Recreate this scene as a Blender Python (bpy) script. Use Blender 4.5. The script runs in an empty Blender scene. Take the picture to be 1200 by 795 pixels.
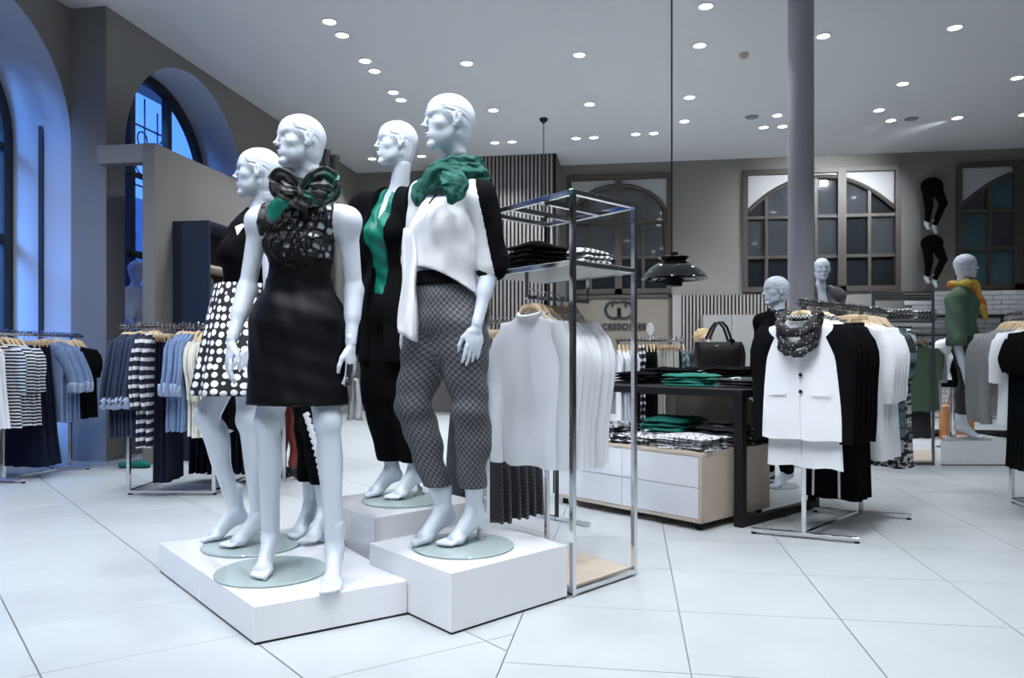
import bpy, math, random
import numpy as np
from mathutils import Vector, Matrix, noise

PI = math.pi
C = bpy.context.scene.collection
TH = math.atan(138 / 900)          # the camera looks 8.7 degrees to the left of the room's long axis
CT, ST = math.cos(TH), math.sin(TH)
HC = 4.3                           # ceiling height

# ---------------------------------------------------------------- camera
cam_d = bpy.data.cameras.new('camera'); cam = bpy.data.objects.new('camera', cam_d); C.objects.link(cam)
cam.location = (0, 0, 1.0); cam.rotation_euler = (PI / 2, 0, TH)
cam_d.sensor_width = 36; cam_d.lens = 27.0; cam_d.shift_y = 19.5 / 1200; cam_d.clip_start = .05
S = bpy.context.scene
S.camera = cam
# ---------------------------------------------------------------- world: blue dusk
S.world = bpy.data.worlds.new('dusk'); S.world.use_nodes = True
bg = S.world.node_tree.nodes['Background']
bg.inputs[0].default_value = (.035, .115, .50, 1); bg.inputs[1].default_value = 4.0
# added blue sun lamp standing in for skylight, brightens the left window reveals
sl_ = bpy.data.lights.new('dusk_fill_sun', 'SUN'); sl_.energy = 12; sl_.color = (.13, .38, 1.0); sl_.angle = math.radians(22)
so_ = bpy.data.objects.new('dusk_fill_sun', sl_); C.objects.link(so_); so_.location = (-12, -2, 9); so_.rotation_euler = Vector((.27, .80, -.40)).to_track_quat('-Z', 'Y').to_euler()
# ---------------------------------------------------------------- view
S.view_settings.view_transform = 'Standard'; S.view_settings.look = 'None'
S.view_settings.gamma = 1; S.view_settings.use_curve_mapping = False
S.view_settings.exposure = 0.0
SPOT_W = 105.0; NEAR_F = .55                      # one ceiling downlight
SPOT_C = (.90, .95, 1.0)

# ---------------------------------------------------------------- coordinates
# cam frame: x right, y forward (depth), z up, floor 0, eye at 1.0
def J(px, py, D): return np.array([(px - 600) / 900 * D, D, 1 + (417 - py) / 900 * D])
def JF(px, py, z=0.0):
    D = 900 * (1 - z) / (py - 417); return np.array([(px - 600) / 900 * D, D, z])
def c2w(p): return Vector((p[0] * CT - p[1] * ST, p[0] * ST + p[1] * CT, p[2]))
def nz(v):
    v = np.asarray(v, float); return v / (np.linalg.norm(v) + 1e-12)

# ---------------------------------------------------------------- objects
def tag(o, label=None, cat=None, group=None, kind=None):
    if label: o['label'] = label
    if cat: o['category'] = cat
    if group: o['group'] = group
    if kind: o['kind'] = kind
    return o
def thing(name, label, cat, base, yaw=0.0, group=None, world=False):
    """Empty at the base of a thing; base in the cam frame (or world)."""
    o = bpy.data.objects.new(name, None); C.objects.link(o)
    o.empty_display_size = .1
    o.location = Vector(base) if world else c2w(base)
    o.rotation_euler = (0, 0, yaw if world else TH + yaw)
    return tag(o, label, cat, group)
def shade(me, ang=35):
    me.polygons.foreach_set('use_smooth', [True] * len(me.polygons))
    try: me.set_sharp_from_angle(angle=math.radians(ang))
    except Exception: pass
def link(name, me, mat=None, parent=None, loc=None, rot=None):
    if mat is not None and not me.materials:
        for m in (mat if isinstance(mat, (list, tuple)) else [mat]): me.materials.append(m)
    o = bpy.data.objects.new(name, me); C.objects.link(o)
    if parent is not None: o.parent = parent
    if loc is not None: o.location = Vector(loc)
    if rot is not None: o.rotation_euler = rot
    return o
def mesh(name, verts, faces, mat=None, parent=None, smooth=35, uv=None, loc=None, rot=None, mids=None):
    me = bpy.data.meshes.new(name)
    me.from_pydata([tuple(map(float, v)) for v in verts], [], [tuple(int(i) for i in f) for f in faces])
    if smooth: shade(me, smooth)
    if uv is not None:
        ul = me.uv_layers.new(name='UVMap')
        li = np.zeros(len(me.loops), dtype=np.int32); me.loops.foreach_get('vertex_index', li)
        ul.data.foreach_set('uv', np.asarray(uv, dtype=np.float32)[li].ravel())
    if mat is not None:
        for m in (mat if isinstance(mat, (list, tuple)) else [mat]): me.materials.append(m)
    if mids is not None: me.polygons.foreach_set('material_index', list(map(int, mids)))
    return link(name, me, None, parent, loc, rot)
def copy_tree(o, parent=None):
    c = o.copy(); C.objects.link(c)
    if parent is not None: c.parent = parent
    for ch in list(o.children): copy_tree(ch, c)
    return c

class MB:
    """collects simple shapes into one mesh"""
    def __init__(s): s.v = []; s.f = []; s.uv = []
    def add(s, v, f, M=None):
        b = len(s.v)
        for p in v: s.v.append(tuple(M @ Vector(p)) if M is not None else tuple(map(float, p)))
        for q in f: s.f.append(tuple(i + b for i in q))
        return s
    def box(s, c, d, M=None, ch=0.0):
        x, y, z = c; a, b, e = d[0] / 2, d[1] / 2, d[2] / 2
        if ch <= 0:
            v = [(x + i * a, y + j * b, z + k * e) for i in (-1, 1) for j in (-1, 1) for k in (-1, 1)]
            f = [(0, 1, 3, 2), (4, 6, 7, 5), (0, 4, 5, 1), (2, 3, 7, 6), (0, 2, 6, 4), (1, 5, 7, 3)]
            return s.add(v, f, M)
        v = []; idx = {}
        for i in (-1, 1):
            for j in (-1, 1):
                for k in (-1, 1):
                    for ax in range(3):
                        q = [a, b, e]; q = [w - ch for w in q]; q[ax] += ch
                        idx[(i, j, k, ax)] = len(v); v.append((x + i * q[0], y + j * q[1], z + k * q[2]))
        f = []
        for ax in range(3):
            o1, o2 = [t for t in range(3) if t != ax]
            for sg in (-1, 1):
                cyc = [(-1, -1), (1, -1), (1, 1), (-1, 1)]
                r = []
                for p, q in cyc:
                    t = [0, 0, 0]; t[ax] = sg; t[o1] = p; t[o2] = q; r.append(idx[(t[0], t[1], t[2], ax)])
                f.append(r if (sg > 0) != (ax == 1) else r[::-1])
        for ax in range(3):            # edges parallel to ax
            o1, o2 = [t for t in range(3) if t != ax]
            for p in (-1, 1):
                for q in (-1, 1):
                    def g(w, a2):
                        t = [0, 0, 0]; t[ax] = w; t[o1] = p; t[o2] = q; return idx[(t[0], t[1], t[2], a2)]
                    r = [g(-1, o1), g(1, o1), g(1, o2), g(-1, o2)]
                    f.append(r if (p * q > 0) != (ax == 1) else r[::-1])
        for i in (-1, 1):
            for j in (-1, 1):
                for k in (-1, 1):
                    r = [idx[(i, j, k, t)] for t in range(3)]; f.append(r if i * j * k > 0 else r[::-1])
        return s.add(v, f, M)
    def bar(s, p, q, w, h=None, up=(0, 0, 1), ch=0.0):
        h = h or w; p = Vector(p); q = Vector(q); d = (q - p); L = d.length; d = d / L
        u = Vector(up)
        if abs(d.dot(u)) > .95: u = Vector((0, 1, 0)) if abs(d.y) < .9 else Vector((1, 0, 0))
        r = d.cross(u).normalized(); u = r.cross(d)
        M = Matrix.Translation((p + q) / 2) @ Matrix((r, d, u)).transposed().to_4x4()
        return s.box((0, 0, 0), (w, L, h), M, ch)
    def tube(s, pts, r, n=8, cap=True, flat=None):
        pts = [np.asarray(p, float) for p in pts]; m = len(pts); rs = r if hasattr(r, '__len__') else [r] * m
        b = len(s.v); prev = None
        for i, p in enumerate(pts):
            t = nz(pts[min(i + 1, m - 1)] - pts[max(i - 1, 0)])
            if prev is None:
                u = np.cross(t, (0, 0, 1)); u = np.cross(t, (0, 1, 0)) if np.linalg.norm(u) < .1 else u
            else: u = prev - t * np.dot(prev, t)
            u = nz(u); w = np.cross(t, u); prev = u
            for k in range(n):
                a = 2 * PI * k / n; o = u * math.cos(a) * rs[i] + w * math.sin(a) * rs[i]
                if flat is not None:
                    fn = np.asarray(flat[0], float); o = o - fn * np.dot(o, fn) * (1 - flat[1])
                s.v.append(tuple(p + o))
        for i in range(m - 1):
            for k in range(n):
                k2 = (k + 1) % n
                s.f.append((b + i * n + k, b + i * n + k2, b + (i + 1) * n + k2, b + (i + 1) * n + k))
        if cap:
            s.f.append(tuple(b + k for k in range(n))[::-1]); s.f.append(tuple(b + (m - 1) * n + k for k in range(n)))
        return s
    def lathe(s, prof, n=32, c=(0, 0, 0), capb=True, capt=True, sx=1, sy=1):
        b = len(s.v); m = len(prof)
        for r, z in prof:
            for k in range(n):
                a = 2 * PI * k / n; s.v.append((c[0] + r * sx * math.cos(a), c[1] + r * sy * math.sin(a), c[2] + z))
        for i in range(m - 1):
            for k in range(n):
                k2 = (k + 1) % n
                s.f.append((b + i * n + k, b + i * n + k2, b + (i + 1) * n + k2, b + (i + 1) * n + k))
        if capb: s.f.append(tuple(b + k for k in range(n))[::-1])
        if capt: s.f.append(tuple(b + (m - 1) * n + k for k in range(n)))
        return s
    def prism(s, poly, z0, z1, M=None):
        n = len(poly)
        v = [(p[0], p[1], z0) for p in poly] + [(p[0], p[1], z1) for p in poly]
        f = [tuple(range(n))[::-1], tuple(range(n, 2 * n))] + [(i, (i + 1) % n, n + (i + 1) % n, n + i) for i in range(n)]
        return s.add(v, f, M)
    def build(s, name, mat=None, parent=None, smooth=35, bevel=0, **k):
        o = mesh(name, s.v, s.f, mat, parent, smooth, **k)
        if bevel:
            b = o.modifiers.new('bevel', 'BEVEL'); b.width = bevel; b.segments = 2; b.limit_method = 'ANGLE'; b.harden_normals = False
        return o

# ---------------------------------------------------------------- materials
def mat(name, col, rough=.5, metal=0., spec=.5, bump=0., bscale=200., var=0., vscale=4., trans=0., emit=None, estr=0., coat=0., sheen=0., stretch=None, ior=None):
    m = bpy.data.materials.new(name); m.use_nodes = True; nt = m.node_tree; N = nt.nodes; L = nt.links
    b = N['Principled BSDF']
    b.inputs['Base Color'].default_value = (*col, 1); b.inputs['Roughness'].default_value = rough
    b.inputs['Metallic'].default_value = metal; b.inputs['Specular IOR Level'].default_value = spec
    b.inputs['Transmission Weight'].default_value = trans; b.inputs['Coat Weight'].default_value = coat
    b.inputs['Sheen Weight'].default_value = sheen
    if ior: b.inputs['IOR'].default_value = ior
    if emit: b.inputs['Emission Color'].default_value = (*emit, 1); b.inputs['Emission Strength'].default_value = estr
    tc = N.new('ShaderNodeTexCoord'); mp = N.new('ShaderNodeMapping'); L.new(tc.outputs['Object'], mp.inputs[0])
    if stretch: mp.inputs['Scale'].default_value = stretch
    no = N.new('ShaderNodeTexNoise'); no.inputs['Scale'].default_value = vscale; no.inputs['Detail'].default_value = 5
    L.new(mp.outputs[0], no.inputs[0])
    mx = N.new('ShaderNodeMix'); mx.data_type = 'RGBA'
    mx.inputs['A'].default_value = (*[c * (1 - var) for c in col], 1); mx.inputs['B'].default_value = (*[min(1, c * (1 + var)) for c in col], 1)
    L.new(no.outputs[0], mx.inputs['Factor']); L.new(mx.outputs['Result'], b.inputs['Base Color'])
    if bump:
        n2 = N.new('ShaderNodeTexNoise'); n2.inputs['Scale'].default_value = bscale; n2.inputs['Detail'].default_value = 3
        L.new(mp.outputs[0], n2.inputs[0]); bp = N.new('ShaderNodeBump'); bp.inputs['Strength'].default_value = bump; bp.inputs['Distance'].default_value = .01
        L.new(n2.outputs[0], bp.inputs['Height']); L.new(bp.outputs[0], b.inputs['Normal'])
    m['bsdf'] = 1
    return m
def mth(N, L, op, a, b=None, c=None):
    n = N.new('ShaderNodeMath'); n.operation = op
    for i, x in enumerate((a, b, c)):
        if x is None: continue
        if isinstance(x, (int, float)): n.inputs[i].default_value = x
        else: L.new(x, n.inputs[i])
    return n.outputs[0]
def pattern(name, ca, cb, fn, coord='UV', rough=.7, bump=0., wob=0., alpha=False, sheen=0.):
    """two-colour pattern: fn(N, L, x, y, z) -> 0..1 socket (1 = cb)"""
    m = mat(name, ca, rough, sheen=sheen); nt = m.node_tree; N = nt.nodes; L = nt.links; b = N['Principled BSDF']
    tc = [n for n in N if n.type == 'TEX_COORD'][0]; sp = N.new('ShaderNodeSeparateXYZ')
    src = tc.outputs[coord]
    if wob:
        no = N.new('ShaderNodeTexNoise'); no.inputs['Scale'].default_value = 9; L.new(src, no.inputs[0])
        va = N.new('ShaderNodeVectorMath'); va.operation = 'MULTIPLY_ADD'; L.new(no.outputs['Color'], va.inputs[0])
        va.inputs[1].default_value = (wob,) * 3; L.new(src, va.inputs[2]); src = va.outputs[0]
    L.new(src, sp.inputs[0])
    fac = fn(N, L, sp.outputs[0], sp.outputs[1], sp.outputs[2])
    mx = N.new('ShaderNodeMix'); mx.data_type = 'RGBA'; mx.inputs['A'].default_value = (*ca, 1); mx.inputs['B'].default_value = (*cb, 1)
    L.new(fac, mx.inputs['Factor']); L.new(mx.outputs['Result'], b.inputs['Base Color'])
    if alpha: L.new(mth(N, L, 'SUBTRACT', 1, fac), b.inputs['Alpha'])
    if bump:
        bp = N.new('ShaderNodeBump'); bp.inputs['Strength'].default_value = bump; bp.inputs['Distance'].default_value = .004
        L.new(fac, bp.inputs['Height']); L.new(bp.outputs[0], b.inputs['Normal'])
    return m
def stripes(ax, per, duty=.5):
    def fn(N, L, x, y, z):
        s = (x, y, z)[ax]
        return mth(N, L, 'LESS_THAN', mth(N, L, 'FRACT', mth(N, L, 'MULTIPLY', s, 1 / per)), duty)
    return fn
def lattice(per, w=.12, dots=True, ax=(0, 1)):
    def fn(N, L, x, y, z):
        s = (x, y, z); u = mth(N, L, 'MULTIPLY', mth(N, L, 'ADD', s[ax[0]], s[ax[1]]), 1 / per)
        v = mth(N, L, 'MULTIPLY', mth(N, L, 'SUBTRACT', s[ax[0]], s[ax[1]]), 1 / per)
        fu = mth(N, L, 'ABSOLUTE', mth(N, L, 'SUBTRACT', mth(N, L, 'FRACT', u), .5)); fv = mth(N, L, 'ABSOLUTE', mth(N, L, 'SUBTRACT', mth(N, L, 'FRACT', v), .5))
        a = mth(N, L, 'MAXIMUM', mth(N, L, 'COMPARE', fu, .36, w / 2), mth(N, L, 'COMPARE', fv, .36, w / 2))
        if dots:
            r = mth(N, L, 'MAXIMUM', fu, fv)
            a = mth(N, L, 'MAXIMUM', a, mth(N, L, 'LESS_THAN', r, .07))
        return a
    return fn
def voro(scale, thr, rnd=1., feature='F1', lt=True, ax=None):
    def fn(N, L, x, y, z):
        v = N.new('ShaderNodeTexVoronoi'); v.feature = feature; v.inputs['Scale'].default_value = scale; v.inputs['Randomness'].default_value = rnd
        cb = N.new('ShaderNodeCombineXYZ')
        L.new(x, cb.inputs[0]); L.new(y, cb.inputs[1])
        if ax is None: L.new(z, cb.inputs[2])
        L.new(cb.outputs[0], v.inputs['Vector'])
        return mth(N, L, 'LESS_THAN' if lt else 'GREATER_THAN', v.outputs['Distance'], thr)
    return fn
def noisy(scale, thr=.5, soft=.08):
    def fn(N, L, x, y, z):
        v = N.new('ShaderNodeTexNoise'); v.inputs['Scale'].default_value = scale; v.inputs['Detail'].default_value = 4
        cb = N.new('ShaderNodeCombineXYZ'); L.new(x, cb.inputs[0]); L.new(y, cb.inputs[1]); L.new(z, cb.inputs[2]); L.new(cb.outputs[0], v.inputs[0])
        r = N.new('ShaderNodeMapRange'); L.new(v.outputs[0], r.inputs[0]); r.inputs[1].default_value = thr - soft; r.inputs[2].default_value = thr + soft
        return r.outputs[0]
    return fn
def checker(per):
    def fn(N, L, x, y, z):
        a = mth(N, L, 'LESS_THAN', mth(N, L, 'FRACT', mth(N, L, 'MULTIPLY', x, 1 / per)), .5)
        b = mth(N, L, 'LESS_THAN', mth(N, L, 'FRACT', mth(N, L, 'MULTIPLY', z, 1 / per)), .5)
        return mth(N, L, 'COMPARE', a, b, .1)
    return fn

M = {}
M['mannequin'] = mat('mannequin_white', (.64, .69, .78), .32, spec=.5, coat=.3, var=.01)
M['skin'] = mat('skin', (.75, .5, .4), .5)
M['blond'] = mat('blond_hair', (.46, .34, .17), .6, bump=.5, bscale=120, var=.3, vscale=60)
M['floor'] = mat('floor_tile', (.465, .490, .505), .34, spec=.45, var=.10, vscale=3.0, bump=.03, bscale=60)
M['grout'] = mat('grout', (.34, .36, .37), .8)
M['wall'] = mat('wall_taupe', (.205, .195, .185), .85, var=.04, vscale=2)
M['reveal'] = mat('wall_reveal', (.46, .50, .58), .85, var=.04)  # reveals lighter and bluer than the wall, daylight put into the colour
M['wall_light'] = mat('wall_grey', (.26, .255, .25), .85, var=.03)
M['ceiling'] = mat('ceiling_white', (.66, .66, .675), .55, spec=.3, var=.015, vscale=1)
M['column'] = mat('column_lilac', (.37, .36, .385), .45, var=.02)
M['white_gloss'] = mat('white_gloss', (.86, .87, .90), .07, coat=.5, var=.005)
M['white'] = mat('white_matte', (.80, .81, .83), .6, var=.01)
M['white_brick'] = mat('white_brick', (.80, .81, .82), .5, var=.05, vscale=9)
M['mortar'] = mat('mortar', (.30, .30, .30), .9)
M['frame_dark'] = mat('frame_taupe', (.062, .054, .046), .45, var=.05)
M['spandrel'] = mat('spandrel', (.47, .47, .475), .6)
M['pane'] = mat('dark_pane', (.014, .017, .021), .035, spec=1.0, var=.2, vscale=1.2)
M['pane_grey'] = mat('grey_pane', (.045, .050, .057), .045, spec=1.0, var=.25, vscale=1.5)
M['pane_teal'] = mat('teal_pane', (.05, .105, .12), .15, spec=.6, var=.4, vscale=2, bump=.6, bscale=70)
M['chrome'] = mat('chrome', (.72, .73, .75), .12, metal=1, var=.03)
M['steel'] = mat('brushed_steel', (.22, .22, .225), .34, metal=1, var=.04)
M['black_metal'] = mat('black_metal', (.008, .008, .009), .45, spec=.3)
M['black_gloss'] = mat('black_lacquer', (.006, .006, .007), .12, coat=.4)
M['wood'] = mat('pale_oak', (.53, .44, .35), .5, var=.13, vscale=6, stretch=(1, 1, 14))
M['wood_h'] = mat('pale_oak_flat', (.56, .47, .38), .5, var=.13, vscale=6, stretch=(1, 14, 1))
M['sign'] = mat('sign_board', (.185, .162, .135), .5, var=.10, vscale=3, stretch=(1, 1, 12))
M['hanger'] = mat('beech_hanger', (.66, .49, .30), .42, var=.1, vscale=30)
M['navy_panel'] = mat('navy_panel', (.006, .013, .034), .5)
M['glass_disc'] = mat('disc_glass', (.70, .83, .82), .02, trans=.5, ior=1.5, spec=.6)
M['black'] = mat('black_cloth', (.004, .004, .005), .9, spec=.07, bump=.15, bscale=300)
M['black_satin'] = mat('black_satin', (.004, .004, .005), .42, spec=.16, bump=.03, bscale=40)
M['black_knit'] = mat('black_knit', (.005, .005, .006), .95, spec=.07, bump=.5, bscale=220)
M['navy'] = mat('navy_cloth', (.007, .010, .024), .9, spec=.15, bump=.15, bscale=300)
M['navy_blue'] = mat('indigo_denim', (.028, .042, .090), .85, var=.2, vscale=40, bump=.2, bscale=300)
M['denim'] = mat('light_denim', (.17, .25, .42), .85, var=.2, vscale=20, bump=.2, bscale=300)
M['denim_pale'] = mat('pale_cuff', (.30, .36, .50), .85, var=.4, vscale=50)
M['white_cloth'] = mat('white_cloth', (.84, .85, .88), .8, sheen=.15, bump=.1, bscale=250, var=.015)
M['sweater'] = mat('white_knit', (.80, .82, .86), .85, bump=.25, bscale=500, stretch=(1, 1, .3), var=.02)
M['satin_white'] = mat('white_satin', (.86, .87, .90), .42, sheen=.1, var=.01)
M['cream'] = mat('cream_lace', (.74, .72, .65), .85, bump=.6, bscale=120, var=.06, vscale=40)
M['teal_satin'] = mat('emerald_satin', (.002, .155, .105), .42, spec=.4, bump=.25, bscale=30, var=.12, vscale=14)
M['green_knit'] = mat('emerald_crinkle', (.002, .115, .085), .7, bump=.7, bscale=90, var=.4, vscale=35, stretch=(1, 1, 3))
M['green_fold'] = mat('emerald_cloth', (.005, .15, .11), .8, bump=.3, bscale=80, var=.15, vscale=20)
M['sage'] = mat('sage_jersey', (.085, .135, .085), .85, var=.10, vscale=12, bump=.2, bscale=300)
M['green_top'] = mat('moss_knit', (.065, .115, .075), .85, var=.12, vscale=12, bump=.2, bscale=300)
M['grey_pants'] = mat('charcoal_cloth', (.035, .035, .038), .85, var=.15, vscale=20)
M['grey_knit'] = mat('grey_melange', (.23, .235, .245), .9, var=.35, vscale=60, bump=.4, bscale=200)
M['tweed'] = mat('grey_tweed', (.11, .105, .11), .9, var=.5, vscale=120)
M['red_cloth'] = mat('rust_red_cloth', (.13, .018, .012), .8)
M['grey_scarf'] = mat('pale_grey_scarf', (.42, .43, .46), .8)
M['navy_coat'] = mat('dark_coat', (.012, .013, .016), .8)
M['tag'] = mat('price_tag', (.8, .8, .8), .5)
M['leather'] = mat('black_leather', (.005, .005, .006), .42, spec=.3, bump=.3, bscale=90)
M['lamp_face'] = mat('lamp_face', (1, 1, 1), .5, emit=(.93, .97, 1.0), estr=14)
M['print_face'] = mat('printed_bw', (.1, .1, .1), .6)
M['stone'] = mat('outside_stone', (.30, .32, .36), .9, var=.25, vscale=3)
M['stone_dark'] = mat('outside_dark', (.05, .055, .07), .9, var=.3, vscale=2)
M['lit_window'] = mat('lit_window', (.5, .7, .9), .5, emit=(.45, .75, 1.0), estr=1.1)
M['jeans'] = mat('blue_jeans', (.03, .10, .28), .85, var=.2, vscale=20)
K, Wt = (.008, .008, .010), (.78, .79, .82)
M['stripe'] = pattern('striped_jersey', (.012, .014, .026), Wt, stripes(2, .026, .42), 'Object', wob=.012)
M['stripe_big'] = pattern('wide_striped_jersey', (.014, .018, .035), (.72, .74, .78), stripes(2, .062, .40), 'Object', wob=.02)
M['stripe_fold'] = pattern('striped_fold', (.02, .02, .022), (.6, .6, .62), stripes(0, .014, .5), 'Object', wob=.01)
M['dots'] = pattern('polka_dots', K, (.84, .85, .88), voro(27, .40, .35, ax=2), 'UV')
M['lattice'] = pattern('lattice_print', (.004, .004, .007), (.21, .22, .25), lattice(.026, .095), 'UV', rough=.85)
M['lattice_hang'] = pattern('lattice_hang', (.005, .005, .008), (.12, .125, .14), lattice(.022, .12, ax=(0, 2)), 'Object')
M['lace'] = pattern('black_lace', K, Wt, voro(31, .15, .75, 'DISTANCE_TO_EDGE', lt=False), 'Object', alpha=True)
M['bw_print'] = pattern('black_white_print', (.02, .02, .025), (.62, .63, .66), noisy(38, .52, .02), 'Object')
M['bw_print_light'] = pattern('grey_white_print', (.05, .05, .055), (.70, .71, .74), noisy(60, .47, .03), 'Object')
M['bw_zebra'] = pattern('zebra_print', (.014, .014, .016), (.7, .7, .72), noisy(14, .60, .02), 'Object')
M['teal_print'] = pattern('teal_leaf_print', (.010, .014, .02), (.13, .22, .24), noisy(24, .50, .03), 'Object')
M['bw_check'] = pattern('knit_check', (.015, .015, .018), (.6, .61, .63), checker(.035), 'Object', wob=.01)
M['gingham'] = pattern('small_check', K, Wt, checker(.018), 'Object')
M['dot_scarf'] = pattern('dotted_scarf', (.012, .012, .014), (.62, .60, .58), voro(60, .22, .3), 'Object')
M['scarf_grey_black'] = pattern('grey_black_scarf', (.006, .006, .007), (.13, .125, .125), noisy(22, .55, .06), 'Object')
M['scarf_teal_black'] = pattern('teal_black_scarf', (.005, .007, .007), (.002, .075, .055), noisy(20, .52, .05), 'Object', rough=.4)
M['yellow_scarf'] = pattern('yellow_orange_scarf', (.62, .42, .05), (.62, .12, .02), noisy(9, .56, .05), 'Object')
M['striped_trim'] = pattern('white_black_trim', (.012, .012, .012), (.8, .8, .82), stripes(0, .05, .3), 'Object')
M['sequin'] = pattern('silver_sequins', (.02, .02, .02), (.7, .7, .72), voro(90, .38, .3), 'Object', rough=.3)

# ================================================================ ceiling downlights
def downlight(pos, r=.062, watts=SPOT_W, aim=None, label=None, group='downlights recessed in the white ceiling', cone=115, grp=True):
    """pos in the cam frame"""
    t = thing('downlight', label or 'x', 'light', (pos[0], pos[1], HC), 0, group if grp else None)
    if 'downlight' not in _dl:
        mb = MB(); mb.lathe([(r + .022, -.001), (r + .020, -.007), (r, -.008), (r - .004, .02)], 28, capb=False, capt=False); a = mb.build('trim_ring', M['white'], t, 50)
        mb = MB(); mb.lathe([(.0005, -.004), (r - .002, -.004)], 28, capb=False, capt=False); b = mb.build('lamp_face', M['lamp_face'], t, 0); _dl['downlight'] = (a, b)
    else:
        for s in _dl['downlight']: q = s.copy(); C.objects.link(q); q.parent = t
    l = bpy.data.lights.new('downlight_lamp', 'SPOT'); l.energy = watts; l.color = SPOT_C; l.spot_size = math.radians(cone); l.spot_blend = .8; l.shadow_soft_size = .045
    o = bpy.data.objects.new('downlight_lamp', l); C.objects.link(o); o.parent = t; o.location = (0, 0, -.03)
    if aim is not None:
        d = Vector(aim) - Vector((pos[0], pos[1], HC - .03)); o.rotation_euler = d.to_track_quat('-Z', 'Y').to_euler()
    return t
_dl = {}
DL = [(386, 25), (401, 41), (428, 71), (439, 83), (461, 108), (470, 117), (547, 74), (578, 129), (580, 167), (600, 166), (494, 183), (679, 64), (691, 122), (675, 162), (696, 161),
      (745, 157), (766, 156), (827, 7), (820, 53), (808, 114), (802, 142), (911, 135), (895, 149), (917, 148), (965, 42), (1058, 98), (1119, 32), (1030, 129), (1044, 141), (1122, 138), (1192, 91), (1200, 134), (436, 186)]
def region(px, py):
    h = 'far left' if px < 480 else 'left' if px < 620 else 'centre' if px < 790 else 'right' if px < 1000 else 'far right'
    v = 'front' if py < 60 else 'middle' if py < 120 else 'back'
    return '%s %s' % (v, h)
from collections import defaultdict
_rc = defaultdict(list)
for px, py in DL: _rc[region(px, py)].append((px, py))
ORD = ['first', 'second', 'third', 'fourth', 'fifth', 'sixth', 'seventh', 'eighth', 'ninth', 'tenth', 'eleventh', 'twelfth']
for rg, lst in _rc.items():
    for i, (px, py) in enumerate(sorted(lst)):
        lb = 'round white ceiling downlight, %sin the %s of the ceiling' % ((ORD[i] + ' from the left ') if len(lst) > 1 else 'the only one ', rg)
        downlight(JF(px, py, HC), label=lb, **(dict(aim=(4.8, 13.3, 2.6), watts=SPOT_W * 2.6, cone=80) if (px, py) in ((1044, 141), (1122, 138)) else {}))
# unseen ceiling spots, added above and behind the camera to brighten the scene
for i, (x, y, tgt, w) in enumerate(((-1.75, 1.9, (-1.0, 3.0, .5), 280), (-.62, 1.45, (-.85, 3.0, .6), 260), (.55, 1.95, (-.3, 3.12, .5), 280), (-1.25, 2.75, (-.95, 3.0, .5), 120), (-.1, 2.95, (-.3, 3.1, .6), 120),
                                    (-2.6, 2.9, (-1.3, 3.5, .9), 240), (-3.4, 4.2, (-2.9, 5.4, .8), 300), (-2.25, 4.5, (-2.3, 5.4, .6), 260), (-.85, 5.3, None, 150), (.65, 4.5, (.35, 3.9, .9), 260), (1.15, 2.75, (.22, 3.6, .8), 230), (-.35, 2.15, (-.53, 3.8, 1.4), 200), (1.5, 3.35, (1.6, 4.4, .8), 240),
                                    (2.65, 4.05, (2.3, 4.9, .8), 220), (-1.65, 2.2, (-1.5, 2.8, 0), 150), (.65, 2.6, None, 110), (2.2, 2.05, None, 110), (4.0, 3.6, None, 120), (3.6, 5.4, (3.3, 5.0, .8), 170), (-4.2, 5.2, (-4.1, 6.3, .6), 220), (-1.1, -.55, (-.95, 3.0, .55), 300), (-.1, -.5, (-.35, 3.1, .55), 260), (-2.2, .3, (-1.4, 3.4, .5), 240), (-3.3, 1.6, None, 170), (.05, -1.5, None, 100), (-2.5, -1, None, 100), (2.5, -1.2, None, 100))):
    downlight((x, y), watts=w * NEAR_F, aim=tgt, label='added unseen ceiling downlight, %.2f m %s and %.2f m %s' % (abs(y), 'ahead' if y > 0 else 'behind', abs(x), 'right' if x >= 0 else 'left'), group='added unseen ceiling downlights', cone=30 if (tgt and y < .4) else 100)
# smoke detectors and speakers on the ceiling
for i, (px, py, nm, lb, ct) in enumerate(((872, 63, 'smoke_detector', 'small beige smoke detector on the ceiling left of the round column', 'detector'), (881, 137, 'ceiling_speaker', 'flat grey oval ceiling disc left of the round column', 'speaker'),
                                          (1068, 139, 'ceiling_speaker', 'flat grey ceiling disc above the gap between the right windows', 'speaker'))):
    p = JF(px, py, HC); mb = MB()
    prof = [(.0005, -.05), (.035, -.05), (.04, -.03), (.05, -.025), (.052, 0)] if i == 0 else [(.0005, -.012), (.085, -.012), (.09, 0)]
    mb.lathe(prof[::-1] if False else prof, 24, capb=False, capt=False); o = mb.build(nm, M['wood'] if i == 0 else M['wall_light'], None, 40, loc=c2w((p[0], p[1], HC))); tag(o, lb, ct)

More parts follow.
